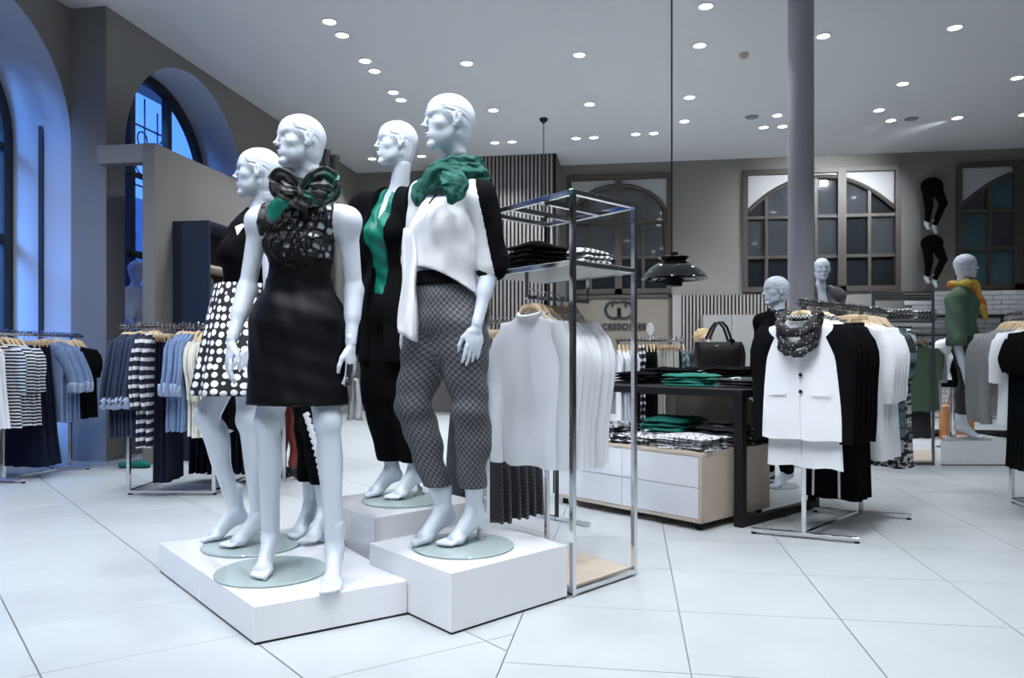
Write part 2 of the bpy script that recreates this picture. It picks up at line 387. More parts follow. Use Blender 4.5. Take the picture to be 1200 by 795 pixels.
# ================================================================ implicit surfaces
def P_cone(a, b, ra, rb, k=.02, flat=None):
    return ('c', np.asarray(a, float), np.asarray(b, float), float(ra), float(rb), k, flat)
def P_ell(c, r, k=.02, A=None):
    return ('e', np.asarray(c, float), np.asarray(r, float), np.eye(3) if A is None else np.asarray(A, float), None, k, None)
def frame(fwd, up=(0, 0, 1)):
    """rows: right, forward, up"""
    f = nz(fwd); u = np.asarray(up, float); r = nz(np.cross(f, u)); u = np.cross(r, f); return np.array([r, f, u])
def pd(p, X, Y, Z):
    if p[0] == 'c':
        _, a, b, ra, rb, k, flat = p
        ba = b - a; bb = max(float(ba @ ba), 1e-12)
        x, y, z = X - a[0], Y - a[1], Z - a[2]
        t = np.clip((x * ba[0] + y * ba[1] + z * ba[2]) / bb, 0, 1)
        x = x - t * ba[0]; y = y - t * ba[1]; z = z - t * ba[2]
        if flat is not None:
            n, f = flat; d = x * n[0] + y * n[1] + z * n[2]; d = d * (f - 1)
            x = x + d * n[0]; y = y + d * n[1]; z = z + d * n[2]
        return np.sqrt(x * x + y * y + z * z) - (ra + (rb - ra) * t)
    _, c, r, A, _, k, _ = p
    x, y, z = X - c[0], Y - c[1], Z - c[2]
    u = (x * A[0, 0] + y * A[0, 1] + z * A[0, 2]); v = (x * A[1, 0] + y * A[1, 1] + z * A[1, 2]); w = (x * A[2, 0] + y * A[2, 1] + z * A[2, 2])
    k0 = np.sqrt((u / r[0]) ** 2 + (v / r[1]) ** 2 + (w / r[2]) ** 2)
    k1 = np.sqrt((u / r[0] ** 2) ** 2 + (v / r[1] ** 2) ** 2 + (w / r[2] ** 2) ** 2) + 1e-9
    return k0 * (k0 - 1) / k1
def pbox(p):
    if p[0] == 'c':
        a, b = p[1], p[2]; r = max(p[3], p[4]); return np.minimum(a, b) - r, np.maximum(a, b) + r
    r = p[2].max(); return p[1] - r, p[1] + r
def smin(a, b, k):
    h = np.clip(.5 + .5 * (b - a) / k, 0, 1); return b + (a - b) * h - k * h * (1 - h)
class Sdf:
    def __init__(s, prims, sub=(), post=None): s.p = list(prims); s.sub = list(sub); s.post = post
    def at(s, P):
        X, Y, Z = P[:, 0], P[:, 1], P[:, 2]; d = np.full(len(P), .5)
        for p in s.p: d = smin(d, pd(p, X, Y, Z), p[5])
        for p in s.sub: d = -smin(-d, pd(p, X, Y, Z), p[5])
        return s.post(X, Y, Z, d) if s.post else d
    def grid(s, res, pad=.03):
        lo = np.min([pbox(p)[0] for p in s.p], 0) - pad; hi = np.max([pbox(p)[1] for p in s.p], 0) + pad
        n = np.ceil((hi - lo) / res).astype(int) + 1
        ax = [lo[i] + res * np.arange(n[i]) for i in range(3)]
        D = np.full(n, .5, dtype=np.float32)
        for sg, lst in ((1, s.p), (-1, s.sub)):
            for p in lst:
                a, b = pbox(p); m = p[5] + 2 * res + (.05 if s.post else .012)
                i0 = np.clip(np.floor((a - m - lo) / res).astype(int), 0, n); i1 = np.clip(np.ceil((b + m - lo) / res).astype(int) + 1, 0, n)
                if np.any(i1 <= i0): continue
                sl = tuple(slice(i0[i], i1[i]) for i in range(3))
                d = pd(p, ax[0][sl[0]][:, None, None], ax[1][sl[1]][None, :, None], ax[2][sl[2]][None, None, :])
                D[sl] = smin(D[sl], d, p[5]) if sg > 0 else -smin(-D[sl], d, p[5])
        if s.post: D = s.post(ax[0][:, None, None], ax[1][None, :, None], ax[2][None, None, :], D)
        return np.asarray(np.broadcast_to(D, n)), lo
    def net(s, res, proj=2, pad=.03):
        D, lo = s.grid(res, pad); V, F = surfnet(D); V = lo + V * res
        for _ in range(proj):
            e = res * .3; d = s.at(V); g = np.stack([s.at(V + e * np.eye(3)[i]) - d for i in range(3)], 1) / e
            st = g * (d / np.maximum((g * g).sum(1), .15))[:, None]
            l = np.linalg.norm(st, axis=1); st *= np.minimum(1, .6 * res / np.maximum(l, 1e-9))[:, None]; V = V - st
        return V, F
def surfnet(D):
    ins = D < 0; nx, ny, nzz = D.shape
    cnt = np.zeros((nx - 1, ny - 1, nzz - 1), np.int8)
    for i in (0, 1):
        for j in (0, 1):
            for k in (0, 1): cnt += ins[i:nx - 1 + i, j:ny - 1 + j, k:nzz - 1 + k]
    act = (cnt > 0) & (cnt < 8); idx = -np.ones(act.shape, np.int64); ci = np.argwhere(act); idx[act] = np.arange(len(ci))
    S0 = np.zeros((len(ci), 3)); n0 = np.zeros(len(ci))
    cv = {}
    for i in (0, 1):
        for j in (0, 1):
            for k in (0, 1): cv[(i, j, k)] = D[ci[:, 0] + i, ci[:, 1] + j, ci[:, 2] + k].astype(float)
    for ax in range(3):
        o = [t for t in range(3) if t != ax]
        for p in (0, 1):
            for q in (0, 1):
                a = [0, 0, 0]; a[o[0]] = p; a[o[1]] = q; b = list(a); b[ax] = 1
                va, vb = cv[tuple(a)], cv[tuple(b)]; m = (va < 0) != (vb < 0)
                t = np.where(m, va / np.where(m, va - vb, 1), 0); pt = np.tile(np.array(a, float), (len(ci), 1)); pt[:, ax] += t
                S0[m] += pt[m]; n0[m] += 1
    V = ci + S0 / n0[:, None]
    F = []
    for ax in range(3):
        o = [(ax + 1) % 3, (ax + 2) % 3]
        sh = [slice(None)] * 3; sh2 = [slice(None)] * 3; sh[ax] = slice(0, -1); sh2[ax] = slice(1, None)
        A = ins[tuple(sh)]; B = ins[tuple(sh2)]; e = np.argwhere(A != B)
        e = e[(e[:, o[0]] > 0) & (e[:, o[1]] > 0) & (e[:, o[0]] < D.shape[o[0]] - 1) & (e[:, o[1]] < D.shape[o[1]] - 1)]
        fl = A[e[:, 0], e[:, 1], e[:, 2]]
        def at(d0, d1):
            q = e.copy(); q[:, o[0]] += d0; q[:, o[1]] += d1; return idx[q[:, 0], q[:, 1], q[:, 2]]
        Q = np.stack([at(-1, -1), at(0, -1), at(0, 0), at(-1, 0)], 1)
        Q[~fl] = Q[~fl][:, ::-1]; F.append(Q)
    return V, np.concatenate(F)
def big(F, V, mn=200): return V, F

# ================================================================ templates: head, hand, foot
def hair_post(X, Y, Z, d):
    pl = (Y * .80 - Z * .58) - .004 - .010 * np.sin(np.abs(X) * 30)          # hairline
    tp = np.clip(-pl / .016, 0, 1); tp = tp * tp * (3 - 2 * tp)
    k = np.sqrt((X / .0755) ** 2 + ((Y + .014) / .0935) ** 2 + ((Z - .031) / .0835) ** 2)
    phi = np.arctan2(Z - .55 * Y + .02, np.abs(X) + .006)                      # strands combed back and down
    ph = phi * 11.5 + .9 * np.sin(Y * 30 + .5)
    fade = np.clip((Y + .085) / .05, 0, 1)
    rid = -.0046 * np.exp(-(np.sin(ph * .5) / .30) ** 2) - .0018 * np.exp(-(np.sin(ph * 1.1 + .8) / .35) ** 2)
    de = (k - 1) * .079 - .0060 * tp - rid * tp * (.25 + .75 * fade)
    de = np.maximum(de, pl - .004)
    sh = 1 - .42 * np.clip((-Z - .02) / .085, 0, 1) ** 1.5
    neck = (np.sqrt((X / (.061 * sh)) ** 2 + ((Y + .045) / (.054 * sh)) ** 2) - 1) * .05 + .0010 * np.sin(np.arctan2(X, -Y - .02) * 26)
    neck = neck + .014 * np.clip((-Z - .055) / .04, 0, 1) ** 2
    neck = np.maximum(np.maximum(neck, -(Z + .100)), Z - .03)
    return smin(smin(d, de, .003), neck, .016)
def head_net(res=.0033):
    p = [P_ell((0, -.014, .032), (.073, .091, .082), .02), P_ell((0, .022, -.018), (.052, .058, .084), .02), P_ell((0, .034, .044), (.054, .046, .056), .02)]
    for s in (-1, 1):
        p += [P_cone((s * .043, -.006, -.046), (s * .009, .058, -.088), .0155, .014, .022), P_ell((s * .022, .030, -.052), (.022, .034, .030), .02),
              P_ell((s * .037, .045, -.012), (.020, .020, .018), .020), P_cone((s * .011, .0750, .031), (s * .041, .0625, .034), .0082, .0068, .012)]
    p += [P_ell((0, .069, -.089), (.0155, .0145, .014), .014), P_ell((0, .062, -.052), (.025, .020, .020), .014),
          P_cone((0, .075, .024), (0, .0935, -.011), .0066, .0062, .008), P_ell((0, .0990, -.0165), (.0068, .0080, .0066), .006),
          P_ell((.0085, .0890, -.0205), (.0058, .0080, .0056), .005), P_ell((-.0085, .0890, -.0205), (.0058, .0080, .0056), .005)]
    sub = [P_ell((s * .0305, .086, .0090), (.0170, .0180, .0110), .007) for s in (-1, 1)]
    q = []
    for s in (-1, 1):
        q += [P_ell((s * .0295, .0590, .0065), (.0150, .0130, .0092), .003), P_cone((s * .0165, .0725, .0040), (s * .0425, .0640, .0050), .0017, .0015, .0015), P_cone((s * .017, .0725, .0135), (s * .0425, .0640, .0125), .0018, .0015, .002)]
    q += [P_cone((0, .0865, -.0465), (.0165, .0765, -.0505), .0046, .0024, .0018), P_cone((0, .0865, -.0465), (-.0165, .0765, -.0505), .0046, .0024, .0018),
          P_cone((-.009, .0800, -.0580), (.009, .0800, -.0580), .0052, .0052, .0018), P_cone((0, .0825, -.0582), (0, .0825, -.0582), .0054, .0054, .003)]
    q += [P_cone((0, -.026, -.045), (0, -.036, -.105), .050, .041, .03)]
    ear = []
    for s in (-1, 1): ear += [P_ell((s * .0765, -.010, .001), (.0075, .0165, .029), .006, frame((s * .28, 1, 0), (0, -.25, 1))), P_cone((s * .083, -.026, .020), (s * .080, -.024, -.006), .0045, .0040, .004), P_ell((s * .073, .000, -.022), (.006, .008, .009), .005)]
    esub = [P_ell((s * .0865, -.006, .004), (.0065, .0085, .017), .003) for s in (-1, 1)]
    lo = np.array([-.105, -.13, -.21]); hi = np.array([.105, .125, .145]); n = np.ceil((hi - lo) / res).astype(int) + 1
    ax = [lo[i] + res * np.arange(n[i]) for i in range(3)]
    X, Y, Z = ax[0][:, None, None], ax[1][None, :, None], ax[2][None, None, :]
    def ev(X, Y, Z):
        d = .5 + 0 * (X + Y + Z)
        for pr in p: d = smin(d, pd(pr, X, Y, Z), pr[5])
        for pr in sub: d = -smin(-d, pd(pr, X, Y, Z), pr[5])
        for pr in q: d = smin(d, pd(pr, X, Y, Z), pr[5])
        d = hair_post(X, Y, Z, d)
        for pr in ear: d = smin(d, pd(pr, X, Y, Z), pr[5])
        for pr in esub: d = -smin(-d, pd(pr, X, Y, Z), pr[5])
        return d
    D = np.concatenate([ev(X[i:i + 12], Y, Z) for i in range(0, n[0], 12)], 0)
    V, F = surfnet(D); V = lo + V * res
    for _ in range(2):
        e = .001; d = ev(V[:, 0], V[:, 1], V[:, 2]); g = np.stack([ev(*(V + e * np.eye(3)[i]).T) - d for i in range(3)], 1) / e
        st = g * (d / np.maximum((g * g).sum(1), .2))[:, None]; l = np.linalg.norm(st, axis=1); st *= np.minimum(1, .5 * res / np.maximum(l, 1e-9))[:, None]; V = V - st
    return V, F
def hand_net(curl=.35, res=.0032, spread=1.0):
    """wrist at the origin, fingers down -z, palm facing -y (closing), thumb on +x"""
    p = [P_cone((0, 0, .03), (0, 0, -.012), .0225, .021, .01, (np.array([0, 1, 0.]), 1.25)),
         P_ell((0, 0, -.052), (.037, .0135, .047), .012)]
    xs = [.027, .009, -.009, -.026]; ls = [.068, .077, .072, .058]; ys = [.5, 1., 1.3, 1.6]
    for x, l, c in zip(xs, ls, ys):
        a = np.array([x, .001, -.084 + abs(x - .006) * .22]); ang = curl * .5 * c; dx = x * .10 * spread
        for i, (f, r0, r1) in enumerate(((.45, .0086, .0078), (.30, .0078, .0070), (.25, .0070, .0058))):
            b = a + l * f * np.array([dx / .09, -math.sin(ang), -math.cos(ang)]); p.append(P_cone(a, b, r0, r1, .0035)); a = b; ang += curl * .7
    p += [P_cone((.022, -.004, -.022), (.042, -.014, -.050), .0135, .0105, .010), P_cone((.042, -.014, -.050), (.049, -.022, -.080), .0095, .0082, .004),
          P_cone((.049, -.022, -.080), (.047, -.027, -.102), .0082, .0062, .003)]
    return Sdf(p).net(res)
def foot_net(res=.0042, heel=.075):
    """ankle joint at (0,0,.135) above the sole plane, toes along +y, heel raised"""
    p = [P_cone((0, 0, .22), (0, -.002, .14), .037, .034, .02), P_ell((0, -.030, heel + .018), (.025, .026, .028), .02),
         P_cone((0, -.012, .125), (0, -.030, heel + .02), .028, .024, .02),
         P_cone((0, .006, .125), (.002, .088, .034), .031, .024, .025), P_cone((0, -.02, heel + .012), (.0, .085, .026), .018, .022, .03),
         P_ell((.002, .092, .024), (.040, .032, .021), .015)]
    for i, (x, l, r) in enumerate(((-.027, .058, .0120), (-.010, .056, .0090), (.004, .050, .0085), (.017, .042, .008), (.029, .032, .0078))):
        p.append(P_cone((x, .100, .020), (x * 1.02, .100 + l, .0125), r, r * .92, .005))
    return Sdf(p, post=lambda X, Y, Z, d: np.maximum(d, -(Z - .002) + 0 * d)).net(res)

def xf(V, A, o, s=1.0): return (V * s) @ np.asarray(A) + np.asarray(o)   # A rows = images of local x, y, z

def catmull(P, n=8):
    P = [np.asarray(p, float) for p in P]; out = []
    Q = [2 * P[0] - P[1]] + P + [2 * P[-1] - P[-2]]
    for i in range(1, len(Q) - 2):
        for k in range(n):
            t = k / n; out.append(.5 * ((2 * Q[i]) + (Q[i + 1] - Q[i - 1]) * t + (2 * Q[i - 1] - 5 * Q[i] + 4 * Q[i + 1] - Q[i + 2]) * t * t + (3 * Q[i] - Q[i - 1] - 3 * Q[i + 1] + Q[i + 2]) * t ** 3))
    out.append(P[-1]); return out
def bands(name, specs, m, parent, base, seg=40):
    """gathered cloth bands: specs = (points, half widths, thickness, width vector, pleats)"""
    mb = MB(); rnd = random.Random(7)
    for pts, ws, th, wv, pl in specs:
        C_ = catmull(pts, 8); n = len(C_); ws_ = np.interp(np.linspace(0, 1, n), np.linspace(0, 1, len(ws)), ws); b = len(mb.v); ph = rnd.uniform(0, 6)
        for i, c in enumerate(C_):
            t = nz(C_[min(i + 1, n - 1)] - C_[max(i - 1, 0)]); wv_ = np.asarray(wv(i / (n - 1)) if callable(wv) else wv, float)
            w = nz(wv_ - t * np.dot(wv_, t)); nn = np.cross(t, w)
            for k in range(seg):
                a = 2 * PI * k / seg; ca, sa = math.cos(a), math.sin(a)
                rp = math.sin(ca * pl * 2.6 + ph + .9 * math.sin(i * .33) + .5 * math.sin(i * .9 + ca * 3)); rr = 1 + .05 * math.sin(i * .8 + a * 2)
                o = w * ca * ws_[i] * rr + nn * (sa * th * (1 + .25 * math.sin(i * .5 + ph)) + (.30 * th * rp + .0016 * math.sin(i * 1.9 + a * 5)) * (1 if sa >= 0 else -1) * min(1, abs(sa) * 2.5))
                mb.v.append(tuple(c + o - base))
        for i in range(n - 1):
            for k in range(seg): k2 = (k + 1) % seg; mb.f.append((b + i * seg + k, b + i * seg + k2, b + (i + 1) * seg + k2, b + (i + 1) * seg + k))
        mb.f.append(tuple(b + k for k in range(seg))[::-1]); mb.f.append(tuple(b + (n - 1) * seg + k for k in range(seg)))
    return mb.build(name, m, parent, 60)
def neck_ring(c, rx, ry, tilt=(0, 0), a0=0, a1=2 * PI, n=12, rise=0.):
    return [c + np.array([rx * math.cos(a0 + (a1 - a0) * i / n), ry * math.sin(a0 + (a1 - a0) * i / n), tilt[0] * math.cos(a0 + (a1 - a0) * i / n) + tilt[1] * math.sin(a0 + (a1 - a0) * i / n) + rise * i / n]) for i in range(n + 1)]

# ================================================================ the room
XL, XG, YB = -4.88, -5.40, 13.3            # left wall face, left window plane, back wall
XR, YF = 9.0, -3.6
def on_y(px, py, Y0):
    a = (px - 600) / 900; D = Y0 / (a * ST + CT); return Vector((D * (a * CT - ST), Y0, 1 + (417 - py) / 900 * D))
def on_x(px, py, X0):
    a = (px - 600) / 900; D = X0 / (a * CT - ST); return Vector((X0, D * (a * ST + CT), 1 + (417 - py) / 900 * D))
def struct(name, world_loc=(0, 0, 0)):
    o = bpy.data.objects.new(name, None); C.objects.link(o); o.location = world_loc; o['kind'] = 'structure'; return o
# ---- floor: slab + separate tiles
fl = MB().box(((XR + XG - .5) / 2, (YB + YF) / 2 + .1, -.030), (XR - XG + .9, YB - YF + .6, .04)).build('floor', M['grout'], None, 0); fl['kind'] = 'structure'
TT = .0085
def tile_mesh(w, d):
    mb = MB(); c = .0015; a, b = w / 2 - .0022, d / 2 - .0022
    v = [(-a, -b, -TT - .001), (a, -b, -TT - .001), (a, b, -TT - .001), (-a, b, -TT - .001), (-a, -b, -c), (a, -b, -c), (a, b, -c), (-a, b, -c), (-a + c, -b + c, 0), (a - c, -b + c, 0), (a - c, b - c, 0), (-a + c, b - c, 0)]
    f = [(0, 1, 5, 4), (1, 2, 6, 5), (2, 3, 7, 6), (3, 0, 4, 7), (4, 5, 9, 8), (5, 6, 10, 9), (6, 7, 11, 10), (7, 4, 8, 11), (8, 9, 10, 11)]
    mb.add(v, f); return mb
def clip_poly(poly, xmin=None, xmax=None, ymin=None, ymax=None):
    for ax, lim, sg in ((0, xmin, 1), (0, xmax, -1), (1, ymin, 1), (1, ymax, -1)):
        if lim is None: continue
        out = []
        for i in range(len(poly)):
            p, q = poly[i], poly[(i + 1) % len(poly)]; a = (p[ax] - lim) * sg; b = (q[ax] - lim) * sg
            if a >= 0: out.append(p)
            if (a >= 0) != (b >= 0): t = a / (a - b); out.append((p[0] + (q[0] - p[0]) * t, p[1] + (q[1] - p[1]) * t))
        poly = out
        if len(poly) < 3: return []
    return poly
def area(p): return abs(sum(p[i][0] * p[(i + 1) % len(p)][1] - p[(i + 1) % len(p)][0] * p[i][1] for i in range(len(p)))) / 2
def shrink(poly, g=.0022):
    n = len(poly); cx = sum(p[0] for p in poly) / n; cy = sum(p[1] for p in poly) / n; out = []
    for p in poly:
        L = math.hypot(p[0] - cx, p[1] - cy); out.append((p[0] + (cx - p[0]) / L * g * 1.4, p[1] + (cy - p[1]) / L * g * 1.4))
    return out
SEAM = -.41
cells = []
x0g = .196 - .6 * 40                         # square grid, right part
yy = -2.99
for i in range(0, 60):
    for k in range(0, 32):
        a, b = .196 - .606 + .6 * i, -3.6 + .595 * k + .12
        if a > XR: continue
        p = clip_poly([(a, b), (a + .6, b), (a + .6, b + .595), (a, b + .595)], SEAM, XR, YF, YB)
        if len(p) > 2 and area(p) > .01: cells.append(p)
# diagonal grid, left part: measured on two joints of the photograph (cam frame) and laid at 40 degrees
al = math.radians(39.5); eL = np.array([-math.sin(al), math.cos(al)]); be = math.radians(57); eR = np.array([math.sin(be), math.cos(be)])
oG = np.array([(20 - 600) / 900 * 900 / (735.7 - 417), 900 / (735.7 - 417)]); oL = np.array([0 - 600, 900]) / (698.6 - 417)
den = np.cross(eR, eL)
# corner = intersection of the row line through oG (dir eR) and the column line through oL (dir eL)
t_ = np.cross(oL - oG, eL) / np.cross(eR, eL); cG = oG + eR * t_
for i in range(-22, 26):
    for k in range(-16, 34):
        q = []
        for (u, v) in ((0, 0), (1, 0), (1, 1), (0, 1)):
            c_ = cG + eR * .63 * (i + u) + eL * .53 * (k + v); q.append((c_[0] * CT - c_[1] * ST, c_[0] * ST + c_[1] * CT))
        p = clip_poly(q, XG, SEAM, YF, YB)
        if len(p) > 2 and area(p) > .004: cells.append(p)
def vis(p):
    cx = sum(q[0] for q in p) / len(p); cy = sum(q[1] for q in p) / len(p); xc = cx * CT + cy * ST; D = -cx * ST + cy * CT
    return D > 1.9 and abs(xc / D) < .80, D
near = []; far = MB()
for p in cells:
    v_, D = vis(p)
    (near if v_ else far.v if False else []).append((D, p)) if v_ else None
    if not v_: far.prism(shrink(p), -TT - .001, 0)
near.sort(key=lambda t: t[0])
for i, (D, p) in enumerate(near):
    if i >= 298: far.prism(shrink(p), -TT - .001, 0); continue
    cx = sum(q[0] for q in p) / len(p); cy = sum(q[1] for q in p) / len(p); s = shrink(p); n = len(s)
    v = [(q[0] - cx, q[1] - cy, -TT - .001) for q in s] + [(q[0] - cx, q[1] - cy, -.001) for q in s] + [((q[0] - cx) * .997, (q[1] - cy) * .997, 0) for q in s]
    f = [(k, (k + 1) % n, n + (k + 1) % n, n + k) for k in range(n)] + [(n + k, n + (k + 1) % n, 2 * n + (k + 1) % n, 2 * n + k) for k in range(n)] + [tuple(range(2 * n, 3 * n))]
    mesh('tile', v, f, M['floor'], fl, 0, loc=(cx, cy, 0))
o = far.build('tile_field', M['floor'], fl, 0); o['kind'] = 'stuff'
# ---- ceiling
ce = MB().box(((XR + XG - .5) / 2, (YB + YF) / 2 + .1, HC + .05), (XR - XG + .9, YB - YF + .6, .1)).build('ceiling', M['ceiling'], None, 0); ce['kind'] = 'structure'
# ---- right and front walls (outside the frame)
o = MB().box((XR + .1, (YB + YF) / 2, HC / 2), (.2, YB - YF, HC)).build('wall_right', M['wall_light'], None, 0); o['kind'] = 'structure'
o = MB().box(((XR + XG) / 2, YF - .1, HC / 2), (XR - XG + .4, .2, HC)).build('wall_front', M['wall_light'], None, 0); o['kind'] = 'structure'
# ---- left wall with arched niches
NR, NZ = 1.15, 3.02
NICHES = [2.86, 5.43, 8.0]
XGN = {2.86: -5.9, 5.43: -5.9, 8.0: -5.4}
def left_wall():
    v = []; f = []; rv = []
    def quad(*p): b = len(v); v.extend(p); f.append(tuple(range(b, b + len(p))))
    y = YF
    for yc in NICHES + [None]:
        XG = XGN.get(yc); XL = -5.25 if yc and yc < 6 else -4.88
        if yc == 8.0:
            quad((-5.25, y, 0), (-5.25, 6.58, 0), (-5.25, 6.58, HC), (-5.25, y, HC)); quad((-5.25, 6.58, 0), (-4.88, 6.58, 0), (-4.88, 6.58, HC), (-5.25, 6.58, HC)); y = 6.58
        e = (yc - NR) if yc else YB
        quad((XL, y, 0), (XL, e, 0), (XL, e, HC), (XL, y, HC))
        if yc is None: break
        n = 32; A_ = [(yc - NR * math.cos(PI * i / n), NZ + NR * math.sin(PI * i / n)) for i in range(n + 1)]
        for i in range(n):
            (ya, za), (yb2, zb2) = A_[i], A_[i + 1]
            quad((XL, ya, za), (XL, yb2, zb2), (XL, yb2, HC), (XL, ya, HC))
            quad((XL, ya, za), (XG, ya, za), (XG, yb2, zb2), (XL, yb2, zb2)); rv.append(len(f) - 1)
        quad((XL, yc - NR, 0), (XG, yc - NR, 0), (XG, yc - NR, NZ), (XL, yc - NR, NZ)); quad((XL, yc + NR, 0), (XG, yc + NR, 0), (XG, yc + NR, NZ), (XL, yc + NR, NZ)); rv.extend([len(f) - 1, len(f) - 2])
        # low wall below the window
        quad((XG + .12, yc - NR, 0), (XG + .12, yc + NR, 0), (XG + .12, yc + NR, .62), (XG + .12, yc - NR, .62)); quad((XG, yc - NR, .62), (XG + .12, yc - NR, .62), (XG + .12, yc + NR, .62), (XG, yc + NR, .62))
        y = yc + NR
    # outer skin closing the wall behind the piers
    y = YF; Xp = -5.9
    for yc in NICHES + [None]:
        X_ = XGN.get(yc, -5.4) - .1; e = (yc - NR) if yc else YB
        quad((X_, y, 0), (X_, e, 0), (X_, e, HC), (X_, y, HC))
        if yc:
            n = 24; A_ = [(yc - NR * math.cos(PI * i / n), NZ + NR * math.sin(PI * i / n)) for i in range(n + 1)]
            for i in range(n): quad((X_, A_[i][0], A_[i][1]), (X_, A_[i + 1][0], A_[i + 1][1]), (X_, A_[i + 1][0], HC), (X_, A_[i][0], HC))
            quad((X_, yc - NR, 0), (X_, yc + NR, 0), (X_, yc + NR, .62), (X_, yc - NR, .62)); y = yc + NR
    quad((-6.0, 6.62, 0), (-5.5, 6.62, 0), (-5.5, 6.62, HC), (-6.0, 6.62, HC))
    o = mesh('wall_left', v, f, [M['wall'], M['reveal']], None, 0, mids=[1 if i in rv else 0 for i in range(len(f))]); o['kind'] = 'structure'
left_wall()
M['wglass'] = mat('window_glass', (.55, .68, .9), .02)
nt = M['wglass'].node_tree; tr = nt.nodes.new('ShaderNodeBsdfTransparent'); gl = nt.nodes.new('ShaderNodeBsdfGlossy'); gl.inputs['Roughness'].default_value = .03; lw = nt.nodes.new('ShaderNodeLayerWeight'); lw.inputs[0].default_value = .5; fr = nt.nodes.new('ShaderNodeMath'); fr.operation = 'POWER'; nt.links.new(lw.outputs['Facing'], fr.inputs[0]); fr.inputs[1].default_value = 4.0
mxs = nt.nodes.new('ShaderNodeMixShader'); nt.links.new(fr.outputs[0], mxs.inputs[0]); nt.links.new(tr.outputs[0], mxs.inputs[1]); nt.links.new(gl.outputs[0], mxs.inputs[2]); nt.links.new(mxs.outputs[0], nt.nodes['Material Output'].inputs[0])
M['dark_frame'] = mat('window_iron', (.022, .022, .026), .5)
for wi, yc in enumerate(NICHES):
    W_ = struct('window_%d' % (wi + 4), (XGN[yc], yc, .62))
    mb = MB(); n = 36; r0, r1 = NR - .11, NR
    for i in range(n):
        a, b = PI * i / n, PI * (i + 1) / n
        for (xa, xb) in ((-.035, .035),):
            P = [(x, -r * math.cos(t), NZ - .62 + r * math.sin(t)) for t in (a, b) for r in (r0, r1) for x in (xa, xb)]
            mb.add(P, [(1, 3, 7, 5), (0, 4, 6, 2), (0, 1, 5, 4), (2, 6, 7, 3)])
    for s in (-1, 1): mb.box((0, s * (NR - .055), (NZ - .62) / 2), (.07, .11, NZ - .62))
    mb.box((0, 0, .05), (.08, 2 * NR, .1)); mb.build('window_frame', M['dark_frame'], W_, 30)
    for yy in (-.34, .34):
        h = NZ - .62 + math.sqrt(r0 ** 2 - yy ** 2); MB().box((.0, yy, h / 2), (.08, .085, h)).build('mullion', M['dark_frame'], W_, 0)
    for zz in (1.50, NZ - .62 - .02): MB().box((0, 0, zz), (.06, 2 * r0, .07 if zz < 2 else .045)).build('transom', M['dark_frame'], W_, 0)
    MB().box((.005, 0, 1.2), (.006, 2 * r0, 2.4)).build('pane', M['wglass'], W_, 0)
    mb = MB(); mb.prism([(-r0 * math.cos(PI * i / 24), r0 * math.sin(PI * i / 24)) for i in range(25)], -.003, .003, Matrix.Translation((.005, 0, NZ - .62)) @ Matrix(((0, 0, 1), (1, 0, 0), (0, 1, 0))).to_4x4()); mb.build('pane', M['wglass'], W_, 0)
    # wrought-iron grille outside
    mb = MB()
    for k in range(9):
        y = -.98 + k * .245; zt = NZ - .62 + math.sqrt(max(0, 1.02 ** 2 - y * y)); mb.bar((-.22, y, 2.0), (-.22, y, zt), .014)
    for z in (2.35, 2.75, 3.05): w = 1.02 if z < 2.4 else math.sqrt(1.02 ** 2 - (z - 2.4) ** 2); mb.bar((-.22, -w, z), (-.22, w, z), .016)
    for y in (-.62, -.2, .2, .62):
        for z, r in ((2.62, .13), (2.9, .09)):
            if math.hypot(y, z - 2.4) + r < 1.02: mb.tube([(-.22, y + r * math.cos(t * PI / 8), z + r * math.sin(t * PI / 8)) for t in range(17)], .009, 5, cap=False)
    mb.build('iron_grille', M['dark_frame'], W_, 0)
# pier trim between the niches (dark slot seen in the first reveal)
o = MB().box((-5.56, 6.575, 2.15), (.05, .02, 4.3)).build('trim_1', M['dark_frame'], None, 0); o['kind'] = 'structure'
o = MB().box((XL + .012, (YB + 6.6 + 2.55) / 2, .06), (.024, YB - 9.15, .12)).build('baseboard_left', M['wall_light'], None, 0); o['kind'] = 'structure'
# ---- partition and beam by the second niche
o = MB().box((-4.36, 8.55, 1.475), (.12, 4.2, 2.95), ch=.004).build('wall_partition', M['wall'], None, 0); o['kind'] = 'structure'
o = MB().box((-4.65, 6.52, 2.865), (.46, .12, .17)).build('trim_2', M['wall_light'], None, 0); o['kind'] = 'structure'
for i, (px, r) in enumerate(((383, .035), (393, .045), (426, .045))):
    p = on_x(px, 300, -4.80); mb = MB(); mb.tube([(p.x, p.y, 0), (p.x, p.y, HC)], r, 12); mb.tube([(p.x, p.y, HC - .06), (p.x, p.y, HC)], r * 1.6, 12)
    o = mb.build('trim_%d' % (i + 3), M['wall'], None, 40); o['kind'] = 'structure'
# radiator vents low in the niche
for yc in (5.43,):
    for k, ya in enumerate((yc + .3, yc + .85)):
        t = struct('trim_%d' % (6 + k), (-5.9 + .13, ya, .12)); MB().box((0, 0, .05), (.012, .46, .12)).build('vent_panel', M['frame_dark'], t, 0)
        for q in range(4): MB().box((.01, 0, .01 + q * .028), (.012, .44, .010)).build('slat', M['steel'], t, 0)

